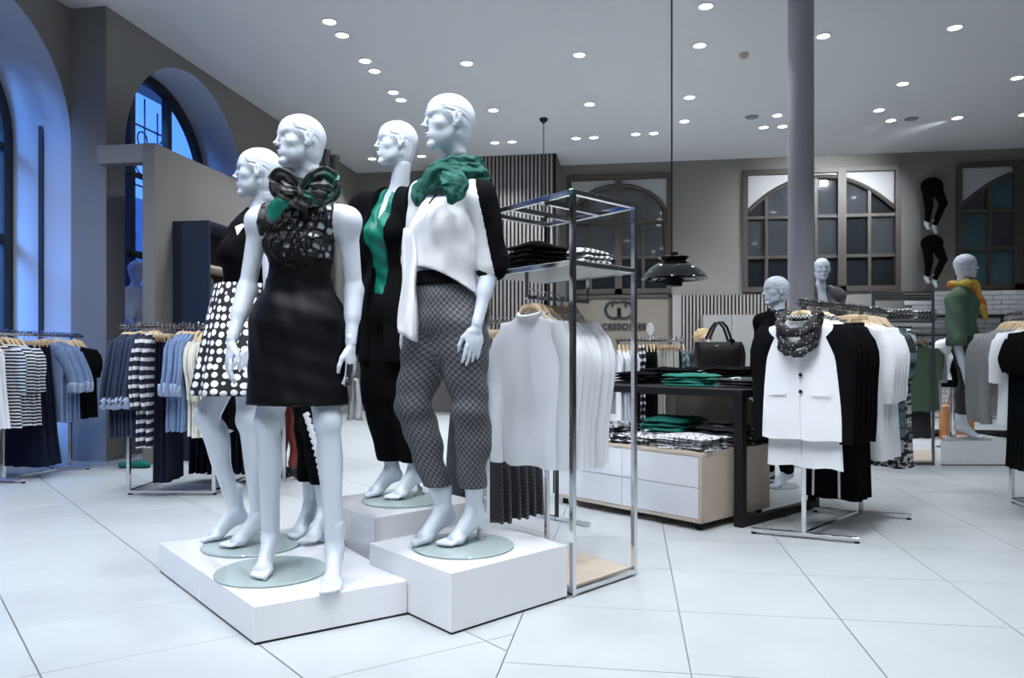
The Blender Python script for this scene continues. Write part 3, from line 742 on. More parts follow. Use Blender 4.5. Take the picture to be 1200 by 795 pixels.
# ---- back wall with three windows
def wx(px): return on_y(px, 300, YB).x
WIN = [(wx(664), wx(787)), (wx(870), wx(1055)), (wx(1120), wx(1120) + wx(1055) - wx(870))]
Z0, Z1 = 2.06, 4.10
def back_wall():
    mb = MB(); x = XG - .3; T = .3
    def blk(a, b, z0, z1): mb.box(((a + b) / 2, YB + T / 2, (z0 + z1) / 2), (b - a, T, z1 - z0))
    blk(x, XR + .2, 0, Z0); blk(x, XR + .2, Z1, HC)
    for a, b in WIN: blk(x, a, Z0, Z1); x = b
    blk(x, XR + .2, Z0, Z1); mb.box(((XR + XG) / 2, YB + T + .03, 3), (XR - XG + .5, .05, 2.6))
    o = mb.build('wall_back', M['wall'], None, 0); o['kind'] = 'structure'
back_wall()
def back_window(n, a, b, arc, mx, hz, teal=False):
    """arc(u) -> z of the arch above the sill for u in 0..1"""
    W = b - a; H = Z1 - Z0; t = struct('window_%d' % n, (a, YB + .015, Z0)); fw = .085
    mb = MB()
    for x in (fw / 2, W - fw / 2): mb.box((x, 0, H / 2), (fw, .12, H))
    mb.box((W / 2, 0, fw / 2), (W - 2 * fw, .12, fw)); mb.box((W / 2, 0, H - fw / 2), (W - 2 * fw, .12, fw)); mb.build('window_frame', M['frame_dark'], t, 0)
    N_ = 40; us = [i / N_ for i in range(N_ + 1)]; P = [(fw + (W - 2 * fw) * u, arc(u)) for u in us]
    sp = MB(); R3 = Matrix(((1, 0, 0), (0, 0, 1), (0, 1, 0))).to_4x4()
    for i in range(N_): (x0, z0), (x1, z1) = P[i], P[i + 1]; sp.add([(x0, .0, z0), (x1, .0, z1), (x1, .0, H - fw), (x0, .0, H - fw)], [(0, 1, 2, 3)])
    sp.build('spandrel', M['spandrel'], t, 0)
    ab = MB(); ab.tube([(x, -.02, z) for x, z in P], .036, 8); ab.build('arch_bar', M['frame_dark'], t, 40)
    for k, (u, w) in enumerate(mx):
        x = fw + (W - 2 * fw) * u; zt = (H - fw) if w > .1 else arc(u); MB().box((x, -.02 if w > .1 else 0, zt / 2), (w, .08, zt)).build('mullion', M['frame_dark'], t, 0)
    for z in hz:
        uu = [u for u in us if arc(u) > z]; xa, xb = fw + (W - 2 * fw) * min(uu), fw + (W - 2 * fw) * max(uu)
        MB().box(((xa + xb) / 2, 0, z), (xb - xa, .06, .05)).build('transom', M['frame_dark'], t, 0)
    xs = [0] + [u for u, w in mx] + [1]; zs_ = [fw] + hz + [H - fw]; rnd = random.Random(n)
    for i in range(len(xs) - 1):
        for k in range(len(zs_) - 1):
            x0, x1 = fw + (W - 2 * fw) * xs[i], fw + (W - 2 * fw) * xs[i + 1]
            m_ = M['pane_teal'] if teal and (i + k) % 3 != 2 else (M['pane'] if k == 0 or (i * 7 + k * 3) % 5 == 1 else M['pane_grey'])
            c_ = MB().box((0, 0, 0), (x1 - x0, .008, zs_[k + 1] - zs_[k])).build('pane', m_, t, 0, loc=((x0 + x1) / 2, .035, (zs_[k] + zs_[k + 1]) / 2), rot=(rnd.uniform(-.006, .006), 0, rnd.uniform(-.006, .006)))
H_ = Z1 - Z0
def arc1(u): return (H_ - .085) * .64 + (H_ - .085) * .31 * math.sqrt(max(0, 1 - ((u - .5) / .5) ** 2)) if 0 < u < 1 else (H_ - .085) * .3
def arc2(u): r = 1.0; return H_ * .66 + H_ * .27 * (1 - (abs(u - .5) / .5) ** 2.1)
back_window(1, *WIN[0], arc1, [(.20, .05), (.50, .12), (.76, .05)], [.62, 1.22])
back_window(2, *WIN[1], arc2, [(.13, .05), (.34, .05), (.47, .05), (.645, .13), (.83, .05)], [.58, 1.24])
back_window(3, *WIN[2], arc2, [(.18, .05), (.36, .13), (.6, .05), (.8, .05)], [.66, 1.26], teal=True)
# ---- slatted box next to the first window
YS = 12.49
xa, xb = on_y(532, 300, YS).x, on_y(652, 300, YS).x
sb = struct('wall_slatted', ((xa + xb) / 2, YS, 0))
MB().box((0, (YB - YS) / 2 + .02, HC / 2), (xb - xa, YB - YS - .04, HC)).build('backing', M['wall'], sb, 0)
MB().box((0, .012, HC / 2), (xb - xa - .01, .02, HC)).build('backing', M['black_metal'], sb, 0)
M['slat'] = mat('slat_pale', (.27, .255, .25), .6)
n_ = int((xb - xa) / .064); sm = None
for i in range(n_):
    x = -(xb - xa) / 2 + .03 + i * .064
    if sm is None: sm = MB().box((0, -.012, HC / 2), (.034, .03, HC - .01)).build('slat', M['slat'], sb, 0, loc=(x, 0, 0))
    else: q = sm.copy(); C.objects.link(q); q.location.x = x
# ---- slatted panel right of the sign
xa, xb = on_y(799, 300, YB - .06).x, on_y(946, 300, YB - .06).x
sb = struct('wall_slatted', (xa, YB - .06, 0)); MB().box(((xb - xa) / 2, .02, 1.01), (xb - xa, .03, 2.02)).build('backing', M['black_metal'], sb, 0)
sm = None
for i in range(int((xb - xa) / .058)):
    if sm is None: sm = MB().box((0, -.01, 1.01), (.032, .03, 2.02)).build('slat', M['slat'], sb, 0, loc=(.03, 0, 0))
    else: q = sm.copy(); C.objects.link(q); q.location.x = .03 + i * .058
o = MB().box(((on_y(787, 0, YB).x + xa) / 2, YB - .05, 1.01), (xa - on_y(787, 0, YB).x - .02, .08, 2.02)).build('trim_8', M['slat'], None, 0); o['kind'] = 'structure'
# ---- sign board
xa, xb = on_y(660, 300, YB - .05).x, on_y(784, 300, YB - .05).x
sg = thing('shop_sign', 'beige wall sign board with a ring emblem and the word ACCESSOIRES', 'sign', ((xa + xb) / 2, YB - .04, .35), 0, world=True)
MB().box((0, 0, .82), (xb - xa, .05, 1.64), ch=.004).build('board', M['sign'], sg, 0)
MB().box(((xb - xa) / 2 + .02, -.01, .84), (.04, .08, 1.68)).build('edge_trim', M['frame_dark'], sg, 0)
MB().box((0, -.01, 1.66), (xb - xa + .08, .08, .05)).build('edge_trim', M['frame_dark'], sg, 0)
M['letter'] = mat('sign_letter', (.012, .012, .014), .5)
tcu = bpy.data.curves.new('letters', 'FONT'); tcu.body = 'ACCESSOIRES'; tcu.size = .165; tcu.extrude = .008; tcu.offset = .0035; tcu.align_x = 'CENTER'; tcu.space_character = 1.06; tcu.resolution_u = 3
to = bpy.data.objects.new('tmp_text', tcu); C.objects.link(to); bpy.context.view_layer.update()
me = bpy.data.meshes.new_from_object(to.evaluated_get(bpy.context.evaluated_depsgraph_get())); bpy.data.objects.remove(to)
pc = on_y(723.5, 386.5, YB - .07); wid = max(v.co.x for v in me.vertices) - min(v.co.x for v in me.vertices); sc_ = (on_y(757, 0, YB).x - on_y(690, 0, YB).x) / wid
lo_ = link('lettering', me, M['letter'], sg, (pc.x - (xa + xb) / 2, -.035, pc.z - .35), (PI / 2, 0, 0)); lo_.scale = (sc_, sc_ * 1.0, 1)
pc = on_y(725.5, 363, YB - .07); mb = MB(); x0, z0 = pc.x - (xa + xb) / 2, pc.z - .35; R_ = .145
for s in (-1, 1):
    P = []
    for i in range(25):
        a = math.radians(58 + i / 24 * 244); P.append((x0 + s * (-.085) + s * R_ * math.cos(a), -.04, z0 + R_ * math.sin(a)))
    mb.tube(P, .024, 8, flat=((0, 1, 0), .4)); mb.bar((x0 + s * (-.085) + s * R_ * .5, -.04, z0 - R_ * .85), (x0 + s * (-.085) + s * R_ * .5, -.04, z0 + .03), .045, .02, up=(0, 1, 0))
    mb.bar((x0 - s * .11, -.04, z0 + .05), (x0 - s * .11, -.04, z0 + R_ * .95), .038, .02, up=(0, 1, 0))
o = mb.build('emblem', M['letter'], sg, 40)
# ---- white brick stretch of the back wall
wb = struct('wall_brick', (on_y(1058, 0, YB).x, YB - .055, 0)); x1 = on_y(1190, 0, YB).x - wb.location.x + .3
MB().box((x1 / 2, .03, 1.02), (x1, .045, 2.04)).build('mortar', M['mortar'], wb, 0)
bm_ = MB().box((0, 0, 0), (.232, .05, .066), ch=.004); b0 = None; cnt = 0
for r in range(27):
    for c_ in range(int(x1 / .24)):
        z = 2.0 - r * .075; x = .12 + c_ * .24 + (.12 if r % 2 else 0)
        if x + .12 > x1 or cnt >= 290: continue
        cnt += 1
        if b0 is None: b0 = bm_.build('brick', M['white_brick'], wb, 0, loc=(x, 0, z))
        else: q = b0.copy(); C.objects.link(q); q.location = (x, (cnt * 37 % 7) * .0008, z)
# ---- round column
cp = J(938.5, 417, 7.0); cw = c2w(cp); mb = MB(); mb.lathe([(.165, 0), (.165, .03), (.118, .05), (.113, .08), (.113, HC - .02), (.125, HC)], 48)
o = mb.build('column', M['column'], None, 40, loc=(cw.x, cw.y, 0)); o['kind'] = 'structure'

# ---- street outside the left windows
def outside():
    mb = MB()
    t = thing('stone_building', 'blue-lit stone building with a balustrade outside the left windows', 'building', (-19, 12, -2), 0, world=True)
    mb = MB().box((-.6, 0, 4.6), (1.0, 34, 9.2)); mb.build('wall', M['stone'], t, 0)
    for k in range(12):
        for r_ in range(2):
            y = -15 + k * 2.7; z = 2.4 + r_ * 3.3
            w = MB().box((-.08, y, z + 1.0), (.05, 1.2, 2.0)).build('window', M['stone_dark'], t, 0); MB().box((-.04, y, z + 1.0), (.03, .95, 1.75)).build('pane', M['lit_window'] if (k * 3 + r_) % 4 == 0 else M['pane'], w, 0)
            MB().box((-.0, y, z + 2.15), (.3, 1.5, .16)).build('ledge', M['stone'], t, 0)
    for z in (4.05, 7.9): 
        MB().box((.5, 0, z), (1.2, 26, .16)).build('ledge', M['stone'], t, 0); MB().box((1.0, 0, z + .86), (.22, 26, .12)).build('handrail', M['stone'], t, 0)
        bal = None
        for k in range(60):
            y = -9 + k * .3
            if bal is None:
                bb = MB(); bb.lathe([(.07, 0), (.05, .08), (.095, .25), (.05, .45), (.045, .6), (.075, .72)], 8); bal = bb.build('baluster', M['stone'], t, 40, loc=(1.0, y, z + .08))
            else: q = bal.copy(); C.objects.link(q); q.location = (1.0, y, z + .08)
    o = MB().box((-13, 7, -.6), (14, 40, .1)).build('street', M['stone_dark'], None, 0); o['kind'] = 'structure'
outside()

# ================================================================ mannequins
HEAD = head_net(); HAND = hand_net(); HANDC = hand_net(curl=1.0); FOOT = foot_net(); FLAT = foot_net(heel=.02)
UP = np.array([0, 0, 1.])
def lerp(a, b, t): return a + (b - a) * t
def torso(j, g=0.0, bust=1.0):
    Rc, Rp = frame(j['fc']), frame(j['fp']); che, pel, nb = j['che'], j['pel'], j['nb']
    p = [P_ell(che, (.122 + g, .090 + g, .150 + g), .05, Rc),
         P_cone(lerp(nb, j['sL'], .72) - .02 * UP, lerp(nb, j['sR'], .72) - .02 * UP, .044 + g, .044 + g, .05),
         P_cone(nb - .0 * UP, j['sL'], .036 + g, .040 + g, .045), P_cone(nb - .0 * UP, j['sR'], .036 + g, .040 + g, .045),
         P_cone(che - .08 * UP, pel + .10 * UP, .085 + g, .094 + g, .07, (Rc[1], 1.22)),
         P_ell(pel, (.152 + g, .105 + g, .112 + g), .05, Rp)]
    for s in (-1, 1):
        if bust: p.append(P_ell(che + Rc[1] * .068 + Rc[0] * s * .060 - .005 * UP, (.052 + g, .046 + g, .052 + g), .025, Rc))
        p.append(P_ell(pel - Rp[1] * .055 + Rp[0] * s * .065 - .05 * UP, (.078 + g, .070 + g, .085 + g), .03, Rp))
    return p
def legs(j, g=0.0, low=True):
    p = []
    for s in 'LR':
        h, k, a, f = j['h' + s], j['k' + s], j['a' + s], nz(j['f' + s]); f = f * np.array([1, 1, 0])
        p.append(P_cone(h, k, .078 + g, .050 + g, .03))
        p.append(P_cone(k, a, .047 + g, .033 + g, .02))
        ax = nz(a - k); p.append(P_ell(lerp(k, a, .30) - f * .022, (.040 + g, .042 + g, .115 + g), .03, frame(f, -ax)))
        if g == 0: p.append(P_ell(k + f * .020 + ax * .0, (.036, .032, .046), .03, frame(f, -ax)))
    return p
def arms(j, g=0.0, upto=1.0, ga=None):
    p = []; ga = g if ga is None else ga
    for s in 'LR':
        if ('s' + s) not in j or ('e' + s) not in j: continue
        sh, e, w = j['s' + s], j['e' + s], j['w' + s]
        p.append(P_ell(sh - .006 * UP, (.043 + g,) * 3, .05)); p.append(P_cone(sh - .01 * UP, e, .040 + ga, .032 + ga, .04))
        if upto > 0:
            p.append(P_cone(e, lerp(e, w, upto), .0335 + ga, .0335 + ga + (.0215 - .0335) * upto, .02))
            if upto >= 1: p.append(P_cone(lerp(e, w, .05), lerp(e, w, .5), .034 + g, .030 + g, .02))
    return p
def build_body(j, name, parent, base, res=.0095, m=None, upper=True, lower=True, noarms=False):
    p = []
    if upper: p += torso(j) + ([] if noarms else arms(j)) + [P_cone(j['nb'] - .03 * UP, j['hd'] - UP * .09 - nz(j['fh']) * .035, .050, .0445, .035)]
    elif lower: p += [P_ell(j['pel'], (.152, .105, .112), .05, frame(j['fp']))]
    if lower: p += legs(j)
    V, F = Sdf(p).net(res); VV = [V]; FF = [F]; n = len(V)
    def put(T, A, o, s=1., flip=False):
        nonlocal n
        v = T[0].copy(); f = T[1]
        if flip: v[:, 0] *= -1; f = f[:, ::-1]
        v = xf(v, A, o, s); VV.append(v); FF.append(f + n); n += len(v)
    if upper:
        A = frame(j['fh'], j.get('uh', UP)); put(HEAD, A, j['hd'], j.get('hs', 1.0))
        if not noarms:
            for s in 'LR':
                if ('w' + s) not in j or j.get('nohand' + s): continue
                d = nz(j['d' + s]); pn = nz(j['n' + s] - d * np.dot(j['n' + s], d))      # hand direction, palm normal
                y = -pn; z = -d; x = np.cross(y, z)
                put(HANDC if j.get('c' + s) else HAND, np.array([x, y, z]), j['w' + s] + d * .012, 1.0, flip=bool(j['m' + s]))
    if lower:
        for s in 'LR':
            put(FOOT, frame(j['f' + s] * np.array([1, 1, 0])), (j['a' + s][0], j['a' + s][1], j.get('z0' + s, j['z0'])), 1.0, flip=(s == 'L'))
    return emit(name, np.concatenate(VV), np.concatenate(FF), m or M['mannequin'], parent, base)
def emit(name, V, F, m, parent, base, uv=None, smooth=60, cutoff=None):
    return mesh(name, np.asarray(V) - np.asarray(base), F, m, parent, smooth=smooth, uv=uv)
def sub_mesh(V, F, mask, uv=None):
    F = F[mask]; u, inv = np.unique(F, return_inverse=True)
    return V[u], inv.reshape(F.shape), (uv[u] if uv is not None else None)
def cen(V, F): return V[F].mean(1)
def folds(amp, *waves):
    def f(X, Y, Z):
        d = 0
        for (a, b, c, ph, w) in waves: d = d + w * np.sin(a * X + b * Y + c * Z + ph)
        return amp * d
    return f
def joints(**k): return k
def stand(parent, c, base, r=.21, rod=None, z0=0., rodtop=.5):
    mb = MB(); o = np.asarray(c) - base
    mb.lathe([(0.0005, 0), (r - .003, 0), (r, .003), (r, .007), (r - .003, .010), (.0005, .010)], 64, o, False, False)
    mb.build('base_disc', M['glass_disc'], parent, 40)
    if rod is not None:
        q = np.asarray(rod[0]) - base; t = np.asarray(rod[1]) - base
        mb = MB(); mb.lathe([(.0005, .010), (.026, .010), (.026, .016), (.014, .022), (.012, .05), (.0005, .05)], 20, q, False, False)
        mb.tube([q + (0, 0, .012), t], .008, 10); mb.build('support_rod', M['chrome'], parent)
ZP1, ZP2, ZP3 = .133, .221, .29
BD = 0.011   # disc thickness under the feet

# ---------------------------------------------------------------- A: black dress
zs = ZP1 + BD
A = joints(pel=J(350, 383, 3.0), che=J(353, 287, 2.97), nb=J(356, 236, 2.975), hd=J(350, 168, 2.93), fc=np.array([-.22, -1, 0]), fp=np.array([-.1, -1, 0]),
    fh=np.array([-.80, -.60, .02]), uh=np.array([-.10, .0, 1.]), hs=.93,
    sR=J(304, 258, 3.0), sL=J(407, 258, 2.95), eR=J(290, 338, 3.02), eL=J(415, 340, 3.0), wR=J(272, 398, 2.93), wL=J(411, 402, 2.94),
    dR=np.array([-.05, -.22, -1]), dL=np.array([.02, -.08, -1]), nR=np.array([.7, .5, 0]), nL=np.array([-1, .3, 0]), mR=1, mL=0,
    hR=J(333, 398, 3.0), hL=J(372, 398, 2.98), kR=J(315, 494, 3.0), kL=J(384, 494, 2.92), aR=J(317, 630, 3.08), aL=J(392, 638, 2.93),
    fR=np.array([0., -1, 0]), fL=np.array([.12, -1, 0]), z0=zs)
A['aR'][2] = zs + .135; A['aL'][2] = ZP1 + .135
baseA = np.array([A['aR'][0] + .04, 3.07, ZP1])
tA = thing('mannequin', 'white mannequin in a black lace-top dress at the front of the low white platform', 'mannequin', baseA)
A['z0L'] = ZP1
build_body(A, 'body', tA, baseA)
stand(tA, (J(318, 671, 3.07)[0], 3.07, ZP1 + .0005), baseA, .218, ((J(306, 664, 3.12)[0], 3.12, ZP1), J(317, 560, 3.1)))
def dressA():
    Rc = frame(A['fc']); che, nb, pel = A['che'], A['nb'], A['pel']
    hemz = 1 + (417 - 474) / 900 * 2.97; hc = J(347, 474, 2.98); hc[2] = hemz - .03
    up = lerp(pel, hc, .05)
    hc[1] = 2.955
    p = torso(A) + [P_cone(pel + .13 * UP, pel + .02 * UP, .118, .160, .06, (frame(A['fp'])[1], 1.3)), P_cone(up, hc, .178, .174, .06, (frame(A['fp'])[1], 1.36))] + [P_cone(A['h' + q], A['k' + q], .085, .072, .05) for q in 'LR']
    fl = folds(.0018, (60, 0, 25, 0, 1), (20, 10, 70, 1, .8))
    def post(X, Y, Z, d):
        g = .007 + 0 * Z
        d = d - g - fl(X, Y, Z) * (Z < 1.3)
        xr = (X - che[0]) * Rc[0][0] + (Y - che[1]) * Rc[0][1]
        lim = .150 + np.clip((che[2] - .03 - Z) / .10, 0, 1) * .3 + np.clip((Z - che[2] - .08) * .0, 0, 1)
        d = np.maximum(d, np.abs(xr) - lim); d = np.maximum(d, hemz - Z)
        d = np.maximum(d, .080 - np.sqrt((X - nb[0]) ** 2 + (Y - nb[1]) ** 2 + ((Z - nb[2] - .035) * .9) ** 2))
        return d
    S_ = Sdf(p, post=post); V, F = S_.net(.009); c = cen(V, F)
    zb, zw = 1 + (417 - 303) / 900 * 2.93, 1 + (417 - 320) / 900 * 2.93
    front = (c - che) @ Rc[1] > -.02
    for nm, mk, mm in (('lace_bodice', (c[:, 2] > zb) , M['lace']), ('waistband', (c[:, 2] <= zb) & (c[:, 2] > zw), M['black_satin']), ('skirt', c[:, 2] <= zw, M['black_satin'])):
        v, f, _ = sub_mesh(V, F, mk); emit(nm, v, f, mm, tA, baseA)
    # corded loops sewn on the bodice
    loops = []
    rows = [(-.086, [0, .038, .076], .017), (-.050, [.022, .060, .096], .019), (-.012, [0, .040, .080], .020), (.026, [.022, .062, .100], .019), (.062, [0, .040, .078, .108], .017), (.094, [.052, .085, .115], .015), (.122, [.075, .105], .013)]
    for v0, us, r in rows:
        for u0 in us:
            for s in ((-1, 1) if u0 else (1,)): loops.append((u0 * s, v0, r, r * 1.15))
    loops += [(0, -.045, .05, .045), (.052, -.02, .03, .06), (-.052, -.02, .03, .06), (0, .02, .055, .05)]
    mb = MB()
    for (u0, v0, ra, rb) in loops:
        a = np.arange(15) / 15 * 2 * PI
        P = che + np.outer(u0 + ra * np.cos(a), Rc[0]) + np.outer(v0 + rb * np.sin(a), UP) + Rc[1] * .2
        for _ in range(14):
            d = S_.at(P); P = P - Rc[1] * np.minimum(d * .9, .05)[:, None]
        if np.any(np.abs(S_.at(P)) > .01): continue
        P = P + Rc[1] * .001 - baseA; mb.tube(list(P) + [P[0]], .0034, 6, cap=False)
    mb.build('corded_loops', M['black_satin'], tA)
dressA()
def scarf(parts_, amp, res, name, m, parent, base, fr=60):
    fl = folds(amp, (fr, fr * .3, fr * .6, 0, 1), (-fr * .5, fr * .8, fr * .9, 1.3, .8), (fr * .2, fr * 1.3, -fr * .5, 2, .6))
    V, F = Sdf(parts_, post=lambda X, Y, Z, d: d - fl(X, Y, Z)).net(res, pad=.04)
    return emit(name, V, F, m, parent, base)
def ringp(c, rx, ry, r, n=12, tilt=(0, 0), k=.012, a0=0, a1=2 * PI, fl=None, rv=.2):
    P = []
    for i in range(n + 1):
        a = a0 + (a1 - a0) * i / n; P.append(c + np.array([rx * math.cos(a), ry * math.sin(a), tilt[0] * math.cos(a) + tilt[1] * math.sin(a)]))
    return [P_cone(P[i], P[i + 1], r * (1 + rv * math.sin(i * 2.3)), r * (1 + rv * math.sin(i * 2.3 + 2.3)), k, fl) for i in range(n)]
cA = A['nb'] + (0, -.005, .03)
UW = lambda c: (lambda t: (0, -.35, 1))
kn = J(352, 226, 2.845)
bands('scarf', [(neck_ring(cA + (0, 0, -.006), .072, .076, (0, -.008)), [.036, .044, .034, .042, .036], .014, (0, 0, 1), 2.2), (neck_ring(cA + (.002, -.012, -.032), .082, .082, (.0, .008)), [.026, .034, .028, .034, .026], .013, (0, 0, 1), 2)], M['scarf_grey_black'], tA, baseA)
F_ = (0, 1., 0)
bands('scarf_bow', [([kn + (-.01, 0, .01), J(343, 212, 2.83), J(330, 205, 2.83), J(321, 213, 2.845), J(326, 227, 2.85), J(340, 231, 2.84), kn], [.012, .024, .028, .026, .026, .020, .012], .012, (.3, -.5, 1), 2.5),
    ([kn, J(346, 236, 2.83), J(355, 243, 2.83), J(359, 252, 2.85)], [.016, .022, .018, .006], .010, (1, 0, 0), 2), ([J(330, 216, 2.83), J(338, 222, 2.815), J(348, 224, 2.82)], [.016, .018, .012], .012, (0, 0, 1), 2)], M['scarf_grey_black'], tA, baseA)
bands('scarf_bow', [([kn + (.0, .0, .01), J(364, 211, 2.825), J(378, 204, 2.83), J(390, 210, 2.86), J(391, 226, 2.87), J(378, 233, 2.85), J(364, 230, 2.835), kn], [.012, .024, .028, .028, .026, .026, .022, .012], .012, (-.2, -.5, 1), 2.5),
    ([J(366, 218, 2.82), J(378, 217, 2.81), J(388, 222, 2.83)], [.014, .02, .016], .012, (0, 0, 1), 2)], M['scarf_teal_black'], tA, baseA)
bands('scarf_knot', [([kn + (0, 0, .026), kn + (.004, -.012, 0), kn + (0, -.004, -.026)], [.016, .021, .016], .014, (1, 0, 0), 2)], M['scarf_grey_black'], tA, baseA)
bands('scarf_tail', [([J(346, 229, 2.84), J(334, 234, 2.845), J(324, 243, 2.85), J(317, 256, 2.865)], [.012, .026, .030, .024], .008, (-.4, 0, 1), 1.2)], M['teal_satin'], tA, baseA)
bands('scarf_tail', [([J(320, 240, 2.872), J(313, 250, 2.872), J(308, 262, 2.882), J(306, 276, 2.895)], [.022, .030, .024, .008], .007, (1, 0, .3), 1.5), ([J(322, 252, 2.86), J(316, 262, 2.868), J(313, 272, 2.885)], [.018, .018, .006], .006, (1, 0, .3), 1.5)], M['scarf_grey_black'], tA, baseA)
# things held in her left hand
hb = J(412, 428, 2.90)
mb = MB(); mb.box((0, 0, -.03), (.016, .05, .085), ch=.004); o_ = mb.build('beaded_purse', M['sequin'], None, loc=c2w(J(410, 430, 2.885)), rot=(0, .1, TH))
tag(o_, 'small silver beaded purse held in the hand of the mannequin in the black dress', 'purse')
mb = MB()
for i in range(9): pass
V_ = []; F_ = []
for i in range(14):
    t = i / 13; w = .012 + .03 * t; 
    for k_ in range(9):
        u = k_ / 8 - .5; V_.append((u * 2 * w * .75, .012 * math.sin(k_ * 1.7 + t * 2) , -t * .16 - (.008 * abs(u))))
for i in range(13):
    for k_ in range(8): a = i * 9 + k_; F_.append((a, a + 1, a + 10, a + 9))
o_ = mesh('pale_scarf', V_, F_, M['grey_scarf'], None, 60, loc=c2w(J(416, 443, 2.93)), rot=(0, 0, TH)); o_.modifiers.new('solid', 'SOLIDIFY').thickness = .003
tag(o_, 'pale grey cloth hanging from the hand of the mannequin in the black dress', 'scarf')

# ---------------------------------------------------------------- B: polka-dot skirt
zb_ = ZP1 + BD
B = joints(pel=J(287, 388, 3.52), che=J(290, 296, 3.52), nb=J(305, 250, 3.56), hd=J(301, 204, 3.52), fc=np.array([-.9, -.45, 0]), fp=np.array([-.85, -.5, 0]),
    fh=np.array([-.99, -.22, .0]), hs=1.0,
    sL=J(316, 270, 3.42), sR=J(287, 268, 3.68), eL=J(318, 350, 3.42), wL=J(296, 405, 3.36), eR=J(300, 345, 3.78), wR=J(290, 396, 3.74), nohandR=True,
    dL=np.array([-.20, -.10, -1]), dR=np.array([0, 0, -1.]), nL=np.array([-.6, .6, 0]), nR=np.array([1, 0, 0.]), mL=0, mR=0,
    hR=J(280, 402, 3.60), hL=J(292, 402, 3.45), kR=J(243, 490, 3.52), kL=J(292, 492, 3.42), aR=J(276, 600, 3.62), aL=J(303, 604, 3.50),
    fR=np.array([-.72, -.62, 0]), fL=np.array([-.78, -.62, 0]), z0=zb_)
B['aR'][2] = B['aL'][2] = zb_ + .135
baseB = np.array([J(295, 640, 3.5)[0], 3.5, ZP1])
tB = thing('mannequin', 'white mannequin in a polka-dot skirt facing left, behind the black dress', 'mannequin', baseB)
build_body(B, 'body', tB, baseB)
stand(tB, (baseB[0], 3.5, ZP1 + .0005), baseB, .218, ((J(321, 628, 3.6)[0], 3.6, ZP1), J(300, 500, 3.6)))
def topB():
    Rc = frame(B['fc']); che, nb = B['che'], B['nb']; fl = folds(.003, (30, 20, 12, 0, 1), (12, -30, 25, 1, .7))
    def post(X, Y, Z, d):
        xr = (X - che[0]) * Rc[0][0] + (Y - che[1]) * Rc[0][1]
        d = d - .018 - fl(X, Y, Z); d = np.maximum(d, np.abs(xr) - .15 - np.clip((che[2] - Z) / .1, 0, 1) * .2)
        d = np.maximum(d, 1 + (417 - 338) / 900 * 3.5 - Z)
        return np.maximum(d, .062 - np.sqrt((X - nb[0]) ** 2 + (Y - nb[1]) ** 2 + (Z - nb[2] - .03) ** 2))
    V, F = Sdf(torso(B), post=post).net(.011); emit('sleeveless_top', V, F, M['black'], tB, baseB)
    # little white collar points
    mb = MB(); q = J(284, 262, 3.36) - baseB; mb.add([q, q + (-.030, -.006, -.015), q + (-.012, -.03, -.055), q + (.012, -.012, -.01)], [(0, 1, 2), (0, 2, 3)]); o = mb.build('collar', M['white_cloth'], tB, 0)
    o.modifiers.new('solid', 'SOLIDIFY').thickness = .003
def flare(name, top, bot, rt, rb, nf, amp, m, parent, base, rows=26, seg=96, fw=(0, -1, 0), sq=.8, ph=0.):
    A_ = frame(fw); V = []; uv = []
    for i in range(rows):
        t = i / (rows - 1); c = lerp(top, bot, t); r = rt + (rb - rt) * t ** .9
        for k in range(seg + 1):
            a = 2 * PI * k / seg; rr = r * (1 + amp * t * (math.sin(nf * a + ph + .6 * math.sin(2 * a)) + .4 * math.sin(nf * 1.7 * a)) * (1 if k < seg else 1))
            if k == seg: rr = r * (1 + amp * t * (math.sin(ph) + .4 * math.sin(0)))
            V.append(c + A_[0] * rr * math.cos(a) + A_[1] * rr * sq * math.sin(a)); uv.append((a * (rt + rb) / 2, t * np.linalg.norm(bot - top)))
    F = [(i * (seg + 1) + k, i * (seg + 1) + k + 1, (i + 1) * (seg + 1) + k + 1, (i + 1) * (seg + 1) + k) for i in range(rows - 1) for k in range(seg)]
    o = emit(name, np.array(V), F, m, parent, base, uv=np.array(uv)); o.modifiers.new('solid', 'SOLIDIFY').thickness = .004; return o
topB()
hb0, hb1 = J(286, 334, 3.52), J(280, 462, 3.52)
flare('polka_dot_skirt', hb0, hb1, .128, .215, 9, .045, M['dots'], tB, baseB, fw=B['fp'], sq=.95)

# ---------------------------------------------------------------- C: black blazer
zc = ZP3 + BD
Cc = joints(pel=J(462, 362, 3.86), che=J(458, 276, 3.84), nb=J(466, 232, 3.86), hd=J(463, 170, 3.80), fc=np.array([-.55, -.83, 0]), fp=np.array([-.55, -.83, 0]),
    fh=np.array([-.93, -.36, .02]), hs=1.0,
    sR=J(431, 246, 3.96), sL=J(497, 246, 3.72), eR=J(427, 320, 4.0), eL=J(505, 325, 3.72), wR=J(424, 388, 3.9), wL=J(500, 392, 3.66),
    dR=np.array([0, -.1, -1]), dL=np.array([0, -.1, -1.]), nR=np.array([1, .2, 0]), nL=np.array([-1., 0, 0]), mR=1, mL=0,
    hR=J(447, 376, 3.9), hL=J(477, 376, 3.84), kR=J(441, 465, 3.84), kL=J(473, 465, 3.80), aR=J(459, 550, 3.88), aL=J(486, 550, 3.82),
    fR=np.array([-.72, -.62, 0]), fL=np.array([-.66, -.7, 0]), z0=zc)
Cc['aR'][2] = Cc['aL'][2] = zc + .135
baseC = np.array([J(472, 588, 3.76)[0], 3.76, ZP3])
tC = thing('mannequin', 'white mannequin in a black blazer over an emerald blouse on the back platform', 'mannequin', baseC)
build_body(Cc, 'body', tC, baseC)
stand(tC, (baseC[0], 3.76, ZP3 + .0005), baseC, .20, ((J(492, 583, 3.86)[0], 3.86, ZP3), J(480, 500, 3.9)))
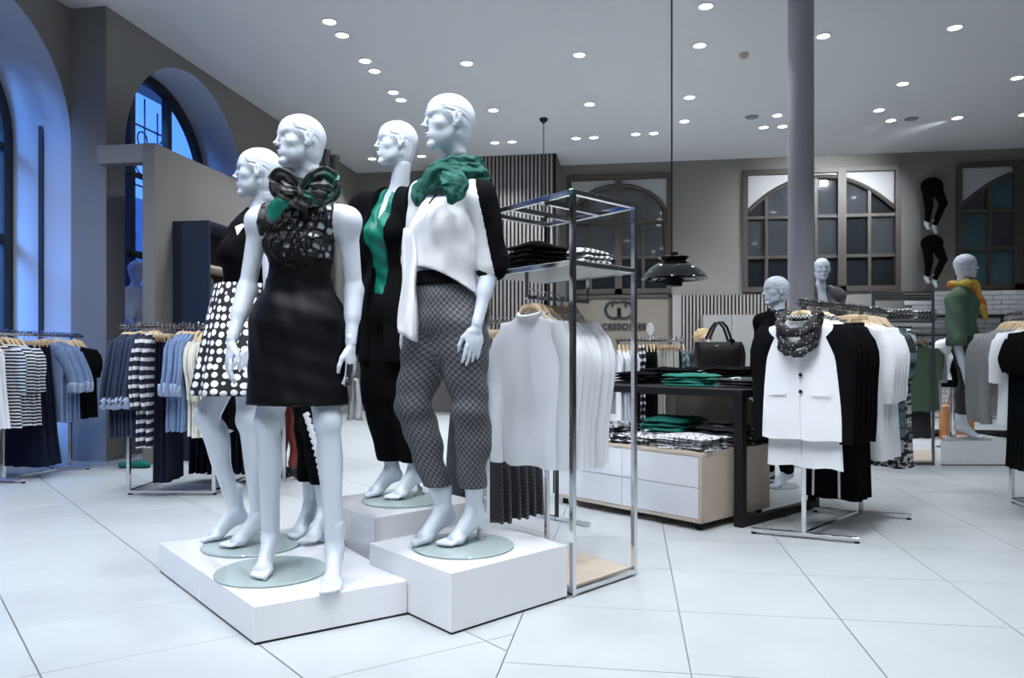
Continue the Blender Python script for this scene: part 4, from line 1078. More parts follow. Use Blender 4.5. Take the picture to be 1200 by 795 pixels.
def clothesC():
    Rc = frame(Cc['fc']); che, nb = Cc['che'], Cc['nb']
    def loc(X, Y): return ((X - che[0]) * Rc[0][0] + (Y - che[1]) * Rc[0][1], (X - che[0]) * Rc[1][0] + (Y - che[1]) * Rc[1][1])
    fl = folds(.0045, (60, 20, 14, 0, 1), (35, -30, 70, 1, .7), (80, 10, 30, 2, .5))
    zh = 1 + (417 - 350) / 900 * 3.74
    def post(X, Y, Z, d):
        xr, yr = loc(X, Y); d = d - .016 - fl(X, Y, Z); d = np.maximum(d, zh - Z)
        v = np.where(yr > 0, .030 * np.clip((Z - che[2] - .03) / .12, 0, 1) - np.abs(xr), -1)      # open neck slit
        d = np.maximum(d, v); return np.maximum(d, .050 - np.sqrt((X - nb[0]) ** 2 + (Y - nb[1]) ** 2 + ((Z - nb[2] - .05) * 1.0) ** 2))
    V, F = Sdf(torso(Cc), post=post).net(.0075); emit('emerald_blouse', V, F, M['teal_satin'], tC, baseC)
    zj = 1 + (417 - 425) / 900 * 3.8
    fl2 = folds(.003, (20, 20, 8, 0, 1), (12, -25, 30, 1, .7))
    p = torso(Cc, .0) + arms(Cc, .0, .9, .018) + [P_cone(Cc['pel'] + .05 * UP, np.array([Cc['pel'][0], Cc['pel'][1], zj - .02]), .155, .165, .05, (Rc[1], 1.3))]
    def post2(X, Y, Z, d):
        xr, yr = loc(X, Y); d = d - .034 - fl2(X, Y, Z); d = np.maximum(d, zj - Z)
        w = .052 + .028 * np.clip((Z - che[2] + .16) / .2, 0, 1) - .02 * np.clip((Z - che[2] - .08) / .12, 0, 1)
        d = np.maximum(d, np.where(yr > -.02, w - np.abs(xr + .005), -1))
        return np.maximum(d, .066 - np.sqrt((X - nb[0]) ** 2 + (Y - nb[1]) ** 2 + ((Z - nb[2] - .05) * .9) ** 2))
    V, F = Sdf(p, post=post2).net(.0078); emit('black_blazer', V, F, M['black'], tC, baseC)
    zt = 1 + (417 - 540) / 900 * 3.86
    q = legs(Cc, .028) + [P_ell(Cc['pel'], (.17, .125, .13), .05, frame(Cc['fp']))]
    V, F = Sdf(q, post=lambda X, Y, Z, d: np.maximum(d - folds(.004, (20, 30, 8, 0, 1), (12, 12, 40, 0, .6))(X, Y, Z), zt - Z)).net(.011)
    emit('black_trousers', V, F, M['black'], tC, baseC)
    mb = MB()
    for i in range(7):
        z = che[2] + .06 - i * .038; q = che + Rc[1] * (.128 + (.02 if 0 < i < 4 else 0)); mb.lathe([(.0005, -.002), (.006, 0), (.0005, .003)], 8, np.array([q[0], q[1], z]) - baseC, False, False)
    mb.build('buttons', M['teal_satin'], tC)
clothesC()

# ---------------------------------------------------------------- D: white blouse, lattice trousers
zd = ZP2 + BD
D_ = joints(pel=J(521, 372, 3.16), che=J(524, 268, 3.15), nb=J(532, 212, 3.17), hd=J(524, 146, 3.12), fc=np.array([-.62, -.78, 0]), fp=np.array([-.55, -.83, 0]),
    fh=np.array([-.90, -.43, .0]), uh=np.array([-.06, 0, 1.]), hs=1.04,
    sL=J(562, 232, 3.08), sR=J(496, 230, 3.27), eL=J(577, 305, 3.10), eR=J(486, 300, 3.34), wL=J(559, 380, 3.02), wR=J(475, 372, 3.26),
    dL=np.array([-.16, -.12, -1]), dR=np.array([-.1, -.15, -1.]), nL=np.array([-.35, .9, 0]), nR=np.array([1., 0, 0]), mL=0, mR=1, nohandR=False,
    hR=J(503, 392, 3.22), hL=J(543, 392, 3.12), kR=J(483, 478, 3.16), kL=J(550, 482, 3.10), aR=J(519, 596, 3.20), aL=J(556, 598, 3.17),
    fR=np.array([-.74, -.66, 0]), fL=np.array([-.78, -.60, 0]), z0=zd)
D_['aR'][2] = D_['aL'][2] = zd + .135
baseD = np.array([J(543, 641, 3.13)[0], 3.13, ZP2])
tD = thing('mannequin', 'white mannequin in a white blouse, green scarf and lattice-print trousers', 'mannequin', baseD)
build_body(D_, 'body', tD, baseD)
stand(tD, (baseD[0], 3.13, ZP2 + .0005), baseD, .207, ((J(562, 636, 3.22)[0], 3.22, ZP2), J(561, 560, 3.22)))
def leg_uv(V, j, R=.075):
    uv = np.zeros((len(V), 2)); best = np.full(len(V), 9.)
    for s, off in (('L', 0.), ('R', 1.013)):
        for a, b in ((j['h' + s], j['k' + s]), (j['k' + s], j['a' + s])):
            ba = b - a; t = np.clip(((V - a) @ ba) / (ba @ ba), 0, 1); q = V - a - t[:, None] * ba; d = np.linalg.norm(q, axis=1); m = d < best; best[m] = d[m]
            f = nz(j['fp']); r = np.cross(f, UP); u = np.arctan2(q @ r, q @ f) * R; uv[m, 0] = u[m] + off; uv[m, 1] = V[m, 2]
    up = V[:, 2] > j['pel'][2] - .06
    f = nz(j['fp']); r = np.cross(f, UP); q = V - j['pel']; uv[up, 0] = np.arctan2(q[up] @ r, q[up] @ f) * .14
    return uv
def clothesD():
    Rc = frame(D_['fc']); Rp = frame(D_['fp']); che, nb, pel = D_['che'], D_['nb'], D_['pel']
    zt = 1 + (417 - 571) / 900 * 3.17; zw = 1 + (417 - 322) / 900 * 3.14
    p = legs(D_, .022) + [P_ell(pel, (.165, .12, .13), .05, Rp), P_cone(pel + .1 * UP, pel + .19 * UP, .125, .115, .04, (Rp[1], 1.2))]
    for s in 'LR': p += [P_ell(lerp(D_['h' + s], D_['k' + s], .25) + Rp[0] * (.012 if s == 'L' else -.012), (.095, .09, .14), .05, Rp)]
    fl = folds(.0035, (24, 18, 14, 0, 1), (10, 20, 55, .5, .8), (-30, 10, 34, 2, .6))
    V, F = Sdf(p, post=lambda X, Y, Z, d: np.maximum(np.maximum(d - fl(X, Y, Z), zt - Z), Z - zw)).net(.009)
    emit('lattice_trousers', V, F, M['lattice'], tD, baseD, uv=leg_uv(V, D_))
    V, F = Sdf([P_cone(pel + .13 * UP, pel + .22 * UP, .132, .122, .04, (Rp[1], 1.18))], post=lambda X, Y, Z, d: np.maximum(np.maximum(d, zw - .045 - Z), Z - zw - .012)).net(.008)
    emit('black_belt', V, F, M['black'], tD, baseD)
    fl2 = folds(.0030, (48, 25, 6, 0, 1), (22, -25, 26, 1, .9), (75, 10, -22, 2, .6), (-22, 30, 45, .4, .5))
    xl, xr_ = J(487, 0, 3.12)[0], J(556, 0, 3.12)[0]; zl, zr = 1 + (417 - 312) / 900 * 3.1, 1 + (417 - 344) / 900 * 3.1
    sl = []
    for s in 'LR':
        sh, e, w = D_['s' + s], D_['e' + s], D_['w' + s]
        sl += [P_ell(sh, (.050,) * 3, .025), P_cone(sh, e, .047, .046, .012), P_cone(e, lerp(e, w, .10), .046, .040, .02)]
    tp = torso(D_, .0) + [P_cone(che - .03 * UP, pel + .12 * UP, .125, .135, .05, (Rc[1], 1.15))]
    def post(X, Y, Z, d):
        d = d - .016 - fl2(X, Y, Z)
        t = np.clip((X - xl) / (xr_ - xl), -.3, 1.25); zh = zl + (zr - zl) * np.clip(t, 0, 1) ** 1.6
        xr = (X - che[0]) * Rc[0][0] + (Y - che[1]) * Rc[0][1]
        hem = np.where(np.abs(X - (xl + xr_) / 2) < .19, zh - Z, -1)
        d = np.maximum(d, hem)
        return np.maximum(d, .058 - np.sqrt((X - nb[0]) ** 2 + (Y - nb[1]) ** 2 + ((Z - nb[2] - .05)) ** 2))
    S_ = Sdf(tp + sl, post=post); V, F = S_.net(.007); c = cen(V, F)
    emit('white_blouse', V, F, M['satin_white'], tD, baseD)
    # black stripe down the outside of each sleeve
    for q_, out, x_in in (('L', np.array([1., -.12, 0]), D_['nb'][0] + .055), ('R', np.array([-.6, .8, 0]), None)):
        sh, e = D_['s' + q_], D_['e' + q_]; ax = e - sh; L2_ = ax @ ax
        def post3(X, Y, Z, d, sh=sh, ax=ax, out=out, x_in=x_in, L2_=L2_):
            d = post(X, Y, Z, d) - .0030
            t = ((X - sh[0]) * ax[0] + (Y - sh[1]) * ax[1] + (Z - sh[2]) * ax[2]) / L2_; tc = np.clip(t, -.05, 1.2)
            o = (X - sh[0] - tc * ax[0]) * out[0] + (Y - sh[1] - tc * ax[1]) * out[1]
            thr = .004 - .05 * np.clip(-t, 0, 1) ** 1.0
            d = np.maximum(d, thr - o); d = np.maximum(d, (-.9 - t) * .3)
            if x_in is not None: d = np.maximum(d, x_in - X)
            return d
        V, F = Sdf(tp + sl, post=post3).net(.006); c = cen(V, F); m_ = np.linalg.norm(c - lerp(sh, e, .3), axis=1) < .30
        v, f, _ = sub_mesh(V, F, m_); emit('sleeve_stripe', v, f, M['black'], tD, baseD)
    for s in 'L':
        e, w = D_['e' + s], D_['w' + s]; a, b = lerp(e, w, -.05), lerp(e, w, .16)
        V, F = Sdf([P_cone(lerp(e, w, -.02), b, .060, .048, .01), P_cone(e + (.015, 0, -.012), e + (-.01, 0, -.012), .050, .048, .02)], post=lambda X, Y, Z, d: d - folds(.005, (60, 40, 90, 0, 1), (30, -50, 120, 0, .7))(X, Y, Z)).net(.007)
        emit('cuff', V, F, M['black'], tD, baseD)
    # collar piping and placket
    mb = MB(); P = []
    for i in range(13):
        a = lerp(-1.9, .9, i / 12); q = nb + Rc[1] * .0 + (Rc[0] * math.sin(a) + Rc[1] * math.cos(a)) * (.10) + UP * (.02 - .045 * math.cos(a)); P.append(q)
    P = np.array(P)
    for _ in range(6):
        d = S_.at(P); P = P - (nz(P.mean(0) * 0 + 1) * 0) + ((nb + UP * .0 - P) / np.linalg.norm(nb - P, axis=1)[:, None]) * np.clip(d, -.03, .03)[:, None]
    mb.tube(list(P - baseD), .004, 6)
    mb.build('neck_piping', M['black'], tD)
    Q = che + np.outer(np.linspace(.13, .085, 5), UP) + Rc[1] * .18 + Rc[0] * 0.0
    for _ in range(12): Q = Q - Rc[1] * np.minimum(S_.at(Q) * .9, .05)[:, None]
    mb = MB(); mb.tube(list(Q + Rc[1] * .001 - baseD), .0035, 6); mb.build('neck_slit', M['black'], tD)
    Q = che + np.outer(np.linspace(.08, -.12, 16), UP) + Rc[1] * .2
    for _ in range(14): Q = Q - Rc[1] * np.minimum(S_.at(Q) * .9, .05)[:, None]
    mb = MB(); mb.tube(list(Q - baseD), .0020, 6); mb.build('placket', M['satin_white'], tD)
    # long front tail of the blouse
    V = []; F = []; top = J(478, 268, 3.10); bot = J(479, 396, 3.05)
    for i in range(24):
        t = i / 23; c_ = lerp(top, bot, t); w_ = .018 + .016 * math.sin(min(t * 1.3, 1) * PI / 2) + .006 * math.sin(t * 9)
        for k in range(9):
            u = k / 8 * 2 - 1; V.append(c_ + np.array([u * w_ + .006 * math.sin(t * 5), .016 * math.sin(u * 4 + t * 3) + .012 * u * u, -.02 * u * (t > .95)]))
    for i in range(23):
        for k in range(8): a = i * 9 + k; F.append((a, a + 1, a + 10, a + 9))
    o = emit('blouse_tail', np.array(V), F, M['satin_white'], tD, baseD); o.modifiers.new('solid', 'SOLIDIFY').thickness = .004
clothesD()
cD = D_['nb'] + (0, -.005, .025)
bands('green_scarf', [(neck_ring(cD + (.006, 0, .0), .100, .094, (.018, .0)), [.044, .050, .046, .052, .044], .020, (.0, .0, 1), 2.6), (neck_ring(cD + (.006, -.006, -.034), .122, .106, (.022, -.010)), [.034, .042, .036, .042, .034], .019, (0, 0, 1), 2.4),
    ([J(540, 206, 3.03), J(522, 204, 2.99), J(505, 209, 2.975), J(494, 219, 2.97), J(490, 231, 2.975), J(489, 242, 2.985)], [.040, .046, .046, .038, .030, .008], .016, lambda t: (1.2 * t, -.2, 1 - t), 2.8)], M['green_knit'], tD, baseD)
bands('scarf_tail', [([J(519, 203, 2.985), J(528, 208, 2.955), J(533, 216, 2.94), J(532, 227, 2.945), J(527, 239, 2.955)], [.024, .046, .054, .044, .010], .016, (1., 0, .35), 2.8)], M['green_knit'], tD, baseD)

# ================================================================ display platforms
def platform(poly, z1, label, group='white gloss display platforms'):
    c = np.mean(poly, 0); base = (c[0], c[1], 0); t = thing('display_platform', label, 'platform', base, 0, group)
    pl = [(p[0] - c[0], p[1] - c[1]) for p in poly]
    a = 0
    for i in range(len(pl)): a += pl[i][0] * pl[(i + 1) % len(pl)][1] - pl[(i + 1) % len(pl)][0] * pl[i][1]
    if a < 0: pl = pl[::-1]
    MB().prism([(x * .992, y * .992) for x, y in pl], 0.0, .008).build('shadow_gap', M['black_metal'], t, 0)
    MB().prism(pl, .008, z1).build('box', M['white_gloss'], t, 0, bevel=.0025); return t
F1, L1_, R1_ = JF(298, 757), JF(186, 670), JF(477, 721)
BR = np.array([-1.03, 3.90])
m1, m2 = lerp(F1[:2], L1_[:2], .5), lerp(R1_[:2], BR, .5)
e_ = (L1_[:2] - F1[:2]); e_ = e_ / np.linalg.norm(e_) * .0012
platform([F1[:2], R1_[:2], m2 - e_, m1 - e_], ZP1, 'low white gloss platform in front, under the mannequin in the black dress')
platform([m1 + e_, m2 + e_, BR, L1_[:2]], ZP1, 'low white gloss platform at the left rear, under the mannequin in the polka-dot skirt')
F2 = JF(529, 745)[:2]; platform([F2, F2 + (-.376, .446), F2 + (.066, .871), F2 + (.444, .422)], ZP2, 'tall white gloss platform on the right, under the mannequin in lattice trousers')
platform([(-.600, 3.355), (-.955, 3.785), (-.525, 4.19), (-.17, 3.765)], ZP3, 'tallest white gloss platform at the back, under the mannequin in the blazer')

# ================================================================ garments (local: x = shoulder line, y = along the rail, z = 0 at the rail)
def fold_y(x, t, seed, amp):
    return amp * (.25 + .75 * t) * (math.sin(x * 34 + seed) + .5 * math.sin(x * 61 + seed * 2.1 + t * 3) + .3 * math.sin(x * 17 - seed))
def shirt(W=.20, L=.66, sl=.50, sw=.058, flare=1.0, thick=.030, seed=0., amp=.006, ztop=-.085, neck=.062, cuffr=.036, rib=False, sleeve_bulge=False, splay=.055, thicks=None):
    V = []; F = []; N = 28
    rows = [(neck, ztop, min(.036, thick * 1.2)), (neck + .012, ztop - .008, min(.036, thick * 1.2)), (W * .52, ztop - .028, thick), (W * .80, ztop - .046, thick * .85), (W * .97, ztop - .070, thick * .8), (W, ztop - .11, thick * .8)]
    for i in range(1, 13):
        t = i / 12; w = W * (1 + (flare - 1) * t) * (1 - .03 * math.sin(t * PI)); rows.append((w * (.93 if rib and i == 12 else 1), ztop - .11 - (L - .11) * t, thick * (.8 + .35 * t) * (.8 if rib and i == 12 else 1)))
    for r, (w, z, th) in enumerate(rows):
        t = max(0, (r - 5) / 12)
        for k in range(N):
            a = 2 * PI * k / N; ca, sa = math.cos(a), math.sin(a); x = w * math.copysign(abs(ca) ** .75, ca); y = th * math.copysign(abs(sa) ** .8, sa)
            dz = -.018 * max(0, -sa) * (1 if r < 2 else 0) + (.006 * math.sin(x * 30 + seed) if r == len(rows) - 1 else 0)
            V.append((x, y + (fold_y(x, t, seed, amp) if r > 4 else 0), z + dz))
    for r in range(len(rows) - 1):
        for k in range(N): k2 = (k + 1) % N; F.append((r * N + k, (r + 1) * N + k, (r + 1) * N + k2, r * N + k2))
    nb = len(F)
    if sl > 0:
        for s in (-1, 1):
            P = [(s * (W - .060), 0, ztop - .052), (s * (W - .030), 0, ztop - .062)]; R_ = [.014, sw * .62]; n = 12
            for i in range(n + 1):
                t = i / n; d = sl * t
                x = W - .035 + splay * min(1, d / (.12 if splay < .08 else .30)) ** .7 + .006 * math.sin(seed + t * 5) - .012 * t; z = ztop - .092 - d * .97
                P.append((s * x, .010 * math.sin(seed * 1.3 + t * 4), z)); R_.append(sw + (cuffr - sw) * t + (.008 if sleeve_bulge and t > .75 else 0) - (.006 if i == 0 else 0))
            mb = MB(); mb.tube(P, R_, 12, flat=((0, 1, 0), min(.6, (thicks or thick) / sw * 1.15))); b = len(V); V += mb.v; F += [tuple(i + b for i in f) for f in mb.f]
    return V, F, nb
def pants(L=1.0, w0=.13, w1=.19, seed=0., thick=.02, pleat=.006, ztop=-.10, gap=False, lobes=2):
    V = []; F = []; N = 32; R_ = 14
    for r in range(R_):
        t = r / (R_ - 1); w = w0 + (w1 - w0) * t ** .8
        for k in range(N):
            a = 2 * PI * k / N; ca, sa = math.cos(a), math.sin(a); x = w * math.copysign(abs(ca) ** .8, ca); y = thick * (.6 + .6 * t) * math.copysign(abs(sa) ** .7, sa)
            V.append((x, y + pleat * (.2 + t) * math.sin(x * 55 + seed) + (.5 * pleat * math.sin(x * 110 + seed)), ztop - L * t + (.004 * math.sin(x * 40) if r == R_ - 1 else 0)))
    for r in range(R_ - 1):
        for k in range(N): k2 = (k + 1) % N; F.append((r * N + k, (r + 1) * N + k, (r + 1) * N + k2, r * N + k2))
    F.append(tuple(range(N))[::-1][::-1])
    return V, F, len(F)
def cuffset(W, z, r=.05, seed=0.):
    out = []
    for s in (-1, 1):
        mb = MB(); mb.lathe([(r * .75, -.05), (r * 1.05, -.038), (r * 1.0, -.012), (r * 1.12, 0), (r * .95, .026), (r * .7, .03)], 12, (s * (W + .012), 0, z), sx=1, sy=.55)
        mb.v = [(x + .005 * math.sin(z_ * 150 + x * 80), y + .006 * math.sin(x * 120 + z_ * 90 + seed), z_ + .006 * math.sin(x * 90)) for x, y, z_ in mb.v]; out.append(mb)
    return out
_proto = {}
def hanger_proto(kind='wood'):
    key = ('hanger', kind)
    if key in _proto: return _proto[key]
    t = bpy.data.objects.new('clothes_hanger', None); C.objects.link(t)
    mb = MB()
    if kind == 'clip':
        mb.bar((-.15, 0, -.075), (.15, 0, -.075), .012, .026, ch=.003)
        for s in (-1, 1): mb.box((s * .10, 0, -.10), (.02, .016, .04))
    else:
        for s in (-1, 1):
            P = [(0, 0, -.058), (s * .040, 0, -.068), (s * .075, 0, -.106), (s * .12, .0, -.146), (s * .155, 0, -.170)]
            mb.tube(P, [.016, .016, .013, .010, .008], 8, flat=((0, 1, 0), .65))
    mb.build('arms', M['hanger'] if kind != 'white' else M['white'], t, 50)
    mb = MB(); P = [(0, 0, -.05), (0, 0, -.022)] + [(.018 * math.sin(a) , 0, -.001 - .018 * math.cos(a)) for a in [PI * .08 * i for i in range(0, 17)]]
    mb.tube(P, .0026, 6); mb.build('hook', M['chrome'], t, 50)
    _proto[key] = t; t['_p'] = 1; return t
def garment_proto(key, name, geo, m, parts=(), smooth=60):
    if key in _proto: return _proto[key]
    V, F, nb = geo; 
    t = bpy.data.objects.new(name, None); C.objects.link(t)
    if isinstance(m, tuple) and len(F) > nb:      # body and sleeves of different cloth
        mesh('body', V, F[:nb], m[0], t, smooth); 
        vv = V; half = (len(F) - nb) // 2
        for q in (0, 1):
            fs = F[nb + q * half: nb + (q + 1) * half]; u = sorted({i for f in fs for i in f}); mp = {a: b for b, a in enumerate(u)}
            mesh('sleeve', [V[i] for i in u], [tuple(mp[i] for i in f) for f in fs], m[1], t, smooth)
    else: mesh('body', V, F, m if not isinstance(m, tuple) else m[0], t, smooth)
    for nm, mb, mm in parts: mb.build(nm, mm, t, smooth)
    _proto[key] = t; t['_p'] = 1; return t
def place(proto, pos, yaw, label, cat, group):
    o = proto if proto.get('_p') == 1 else copy_tree(proto)
    if proto.get('_p') == 1: proto['_p'] = 2; 
    else: pass
    o.location = c2w(pos); o.rotation_euler = (0, 0, TH + yaw); tag(o, label, cat, group)
    if '_p' in o and o is not proto: del o['_p']
    return o
def ordn(i, n):
    return 'the only' if n == 1 else (ORD[i] if i < 12 else 'last')
rng = random.Random(5)
def hang(p0, p1, items, where, zr, side='left', names=None, hanger='wood', flip=0.):
    """items: list of (proto fn, distance along the rail, description, category)"""
    d = nz(np.array([p1[0] - p0[0], p1[1] - p0[1], 0])); yaw0 = math.atan2(-d[0], d[1]) + flip
    cnt = defaultdict(int); tot = defaultdict(int)
    for it in items: tot[it[2]] += 1
    for fn, s, desc, cat in items:
        i = cnt[desc]; cnt[desc] += 1; n = tot[desc]
        pos = np.array([p0[0] + d[0] * s, p0[1] + d[1] * s, zr + rng.uniform(-.010, .004)]); yaw = yaw0 + rng.uniform(-.05, .05)
        hk = 'clip' if cat in ('trousers', 'skirt') else hanger
        which = ('%s ' % ORD[min(i, 11)]) if n > 1 else ''
        fr = (' from the left' if n > 1 else '')
        place(fn(), pos, yaw, '%s%s%s, %s' % (which, desc, fr, where), cat, desc + ' group, ' + where)
        h = place(hanger_proto(hk), pos + UP * .004, yaw, 'hanger of the %s%s%s, %s' % (which, desc, fr, where), 'hanger', 'hangers, ' + where)
# ---- prototypes
def g_white_sweater():
    V, F, nb = shirt(.180, .69, .615, .054, 1.06, .021, 1.0, .008, rib=True, splay=.070, thicks=.030)
    c = MB(); P = [(.066 * math.cos(a), .040 * math.sin(a), -.087 - .020 * max(0, -math.sin(a))) for a in [2 * PI * k / 20 for k in range(21)]]; c.tube(P, .010, 6, cap=False)
    h = MB(); h.lathe([(.178, -.775), (.182, -.755), (.180, -.725)], 28, sx=1, sy=.12, capb=False, capt=False)
    return garment_proto('ws', 'white_sweater', (V, F, nb), M['sweater'], [('collar', c, M['sweater'])])
def g_stripe(): return garment_proto('st', 'striped_shirt', shirt(.215, .66, .30, .062, 1.05, .019, 2, .006), M['stripe'])
def g_tank(): return garment_proto('tk', 'white_tank', shirt(.15, .66, 0, .06, 1.35, .018, 3, .006), M['white_cloth'])
def g_navy_long(): return garment_proto('nl', 'navy_skirt', pants(.98, .12, .23, 1., .018, .008), M['navy'])
def g_denim():
    return garment_proto('dn', 'blue_shirt', shirt(.20, .68, .33, .055, 1.05, .013, 4, .005, ztop=-.060, splay=.13), M['denim'], [('cuff', c, M['denim_pale']) for c in cuffset(.27, -.44, .038)])
def g_navy_shirt():
    return garment_proto('ns', 'navy_shirt', shirt(.21, .72, .42, .055, 1.0, .012, 5, .004, ztop=-.060, splay=.10), M['navy_blue'], [('cuff', c, M['denim_pale']) for c in cuffset(.25, -.53, .036, 2)])
def g_black_top(): return garment_proto('bt', 'black_blouse', shirt(.20, .64, .20, .06, 1.05, .016, 6, .004), M['black'])
def g_wide_stripe(): return garment_proto('wst', 'striped_shirt', shirt(.20, .80, .45, .055, 1.0, .012, 7, .004, ztop=-.062, splay=.08), M['stripe_big'])
def g_navy_trousers(): return garment_proto('nt', 'navy_trousers', pants(1.0, .12, .15, 2., .011, .003), M['navy'])
def g_cream():
    h = MB()
    P = []
    return garment_proto('cr', 'cream_blouse', shirt(.19, .70, .36, .062, 1.15, .013, 8, .005), M['cream'])
def g_lattice(): return garment_proto('la', 'lattice_print_skirt', pants(.98, .15, .235, 3., .022, .010), M['lattice_hang'])
def g_jacket():
    V, F, nb = shirt(.225, .66, .60, .066, 1.03, .030, 9, .003, neck=.07)
    lap = MB()
    for s in (-1, 1):
        lap.add([(s * .06, -.036, -.085), (s * .010, -.040, -.36), (s * .085, -.040, -.24), (s * .105, -.036, -.16)], [(0, 1, 2, 3) if s < 0 else (3, 2, 1, 0)])
    pk = MB()
    for s in (-1, 1): pk.box((s * .12, -.035, -.50), (.10, .006, .012))
    parts = [('lapels', lap, M['white_cloth']), ('pocket_welts', pk, M['white_cloth'])]
    for z in (-.395, -.485): b = MB(); b.lathe([(.0005, .004), (.010, .003), (.011, 0), (.0005, 0)], 12); b.v = [(x + .012, -.038 - z_, y + z) for x, y, z_ in b.v]; parts.append(('button', b, M['black_gloss']))
    fr = MB(); fr.bar((.0, -.036, -.37), (.012, -.038, -.74), .004, .004); parts.append(('front_edge', fr, M['white_cloth']))
    co = MB(); P = [(.074 * math.cos(a), .046 * math.sin(a), -.080) for a in [2 * PI * k / 20 for k in range(21)]]; co.tube(P, .011, 6, cap=False); parts.append(('collar', co, M['gingham']))
    return garment_proto('jk', 'two_tone_jacket', (V, F, nb), (M['white_cloth'], M['black_knit']), parts)
def g_under_shirt(): return garment_proto('us', 'white_shirt', shirt(.195, .82, 0, .05, 1.1, .018, 10, .008), M['white_cloth'])
def g_white_blouse(): return garment_proto('wb', 'white_blouse', shirt(.20, .82, .40, .062, 1.1, .024, 11, .012, sleeve_bulge=True), M['white_cloth'])
def g_teal_print(): return garment_proto('tp', 'leaf_print_shirt', shirt(.20, .70, .28, .062, 1.05, .03, 12, .008), M['teal_print'])
def g_bw_dress(): return garment_proto('bw', 'patterned_dress', shirt(.20, .92, .1, .06, 1.1, .03, 13, .008), M['bw_print'])
def g_side_trousers():
    V, F, nb = pants(1.02, .13, .17, 4., .022, .004); st = MB()
    for s in (-.6, .3): st.bar((s * .13, -.030, -.12), (s * .17, -.030, -1.11), .013, .004)
    return garment_proto('tr', 'black_trousers', (V, F, nb), M['black'], [('side_stripe', st, M['white_cloth'])])
def g_sage(): return garment_proto('sg', 'sage_tee', shirt(.215, .62, .24, .070, 1.1, .034, 14, .010), M['sage'])
def g_shorts(): return garment_proto('sh', 'grey_shorts', pants(.34, .16, .17, 5., .03, .004, ztop=-.62), M['grey_pants'])
def g_white_light(): return garment_proto('wl', 'white_shirt', shirt(.20, .64, .28, .065, 1.05, .016, 15, .006), M['white_cloth'])
def g_grey(): return garment_proto('gk', 'grey_sweater', shirt(.22, .58, .56, .062, 1.0, .024, 16, .004), M['grey_knit'])
def g_black_long(): return garment_proto('bl', 'black_dress', shirt(.20, .88, .2, .06, 1.1, .036, 17, .008), M['black'])
def g_plain_cream(): return garment_proto('pc', 'cream_trousers', pants(.62, .12, .16, 6., .02, .006), M['cream'])
def g_black_hang(): return garment_proto('bh', 'black_sweater', shirt(.19, .60, 0, .06, 1.05, .03, 18, .006), M['black_knit'])

def rail_rack(name, label, p0, p1, zr, posts, ext=(0, 0), foot=.36, teeth=True, back=None, fdir=None):
    """T-foot clothes rack; p0, p1 rail ends (cam x, D); posts at fractions"""
    p0 = np.array([*p0, 0.]); p1 = np.array([*p1, 0.]); d = nz(p1 - p0); nn = np.array([-d[1], d[0], 0]) if fdir is None else nz(np.array([*fdir, 0.]))
    base = lerp(p0, p1, .5); t = thing(name, label, 'clothes rack', base)
    mb = MB(); mb.bar(p0 - base + UP * (zr - .014), p1 - base + UP * (zr - .014), .022, .022, ch=.002); mb.build('rail', M['chrome'], t)
    if teeth:
        mb = MB(); L = np.linalg.norm(p1 - p0)
        for i in range(int(L / .035)): mb.box(tuple(p0 - base + d * (i + .5) * .035 + UP * (zr + .006)), (.012, .012, .014))
        o = mb.build('rail_notches', M['steel'], t); o['kind'] = 'stuff'
    P = [lerp(p0, p1, f) - base for f in posts]
    for q in P:
        MB().bar(q + UP * .02, q + UP * (zr - .02), .025, .025, up=tuple(nn), ch=.002).build('post', M['chrome'], t)
        mb = MB(); a, b = (q - nn * foot / 2 , q + nn * foot / 2) if back is None else (q, q + nn * foot)
        mb.bar(a + UP * .022, b + UP * .022, .032, .020, ch=.002); mb.build('foot', M['chrome'], t)
        for e in (a, b): MB().lathe([(.014, 0), (.014, .012), (.0005, .012)], 10, tuple(e + (0, 0, 0) + nn * (.015 if e is a else -.015)), capb=True, capt=False).build('glide', M['black_metal'], t, 0)
    if len(P) > 1: MB().bar(P[0] + UP * .022, P[-1] + UP * .022, .022, .020).build('floor_bar', M['chrome'], t)
    return t

# ---- rack 1, far left
a0, a1 = (-4.05, 5.76), (-3.872, 6.92)
w1 = 'left edge rack'
rail_rack('clothes_rack', 'chrome clothes rack at the left edge, below the blue arched window', a0, a1, 1.185, (.25, .87), foot=.38)
it = [(g_tank, .04 + .045 * i, 'white tank top', 'top') for i in range(3)] + [(g_stripe, .22 + .05 * i, 'fine striped shirt', 'shirt') for i in range(5)] + [(g_navy_long, .50 + .045 * i, 'long navy skirt', 'skirt') for i in range(4)] + \
     [(g_denim, .70 + .045 * i, 'light blue shirt', 'shirt') for i in range(5)] + [(g_black_top, .93 + .045 * i, 'short black top', 'top') for i in range(5)]
hang(a0, a1, it, w1, 1.185)
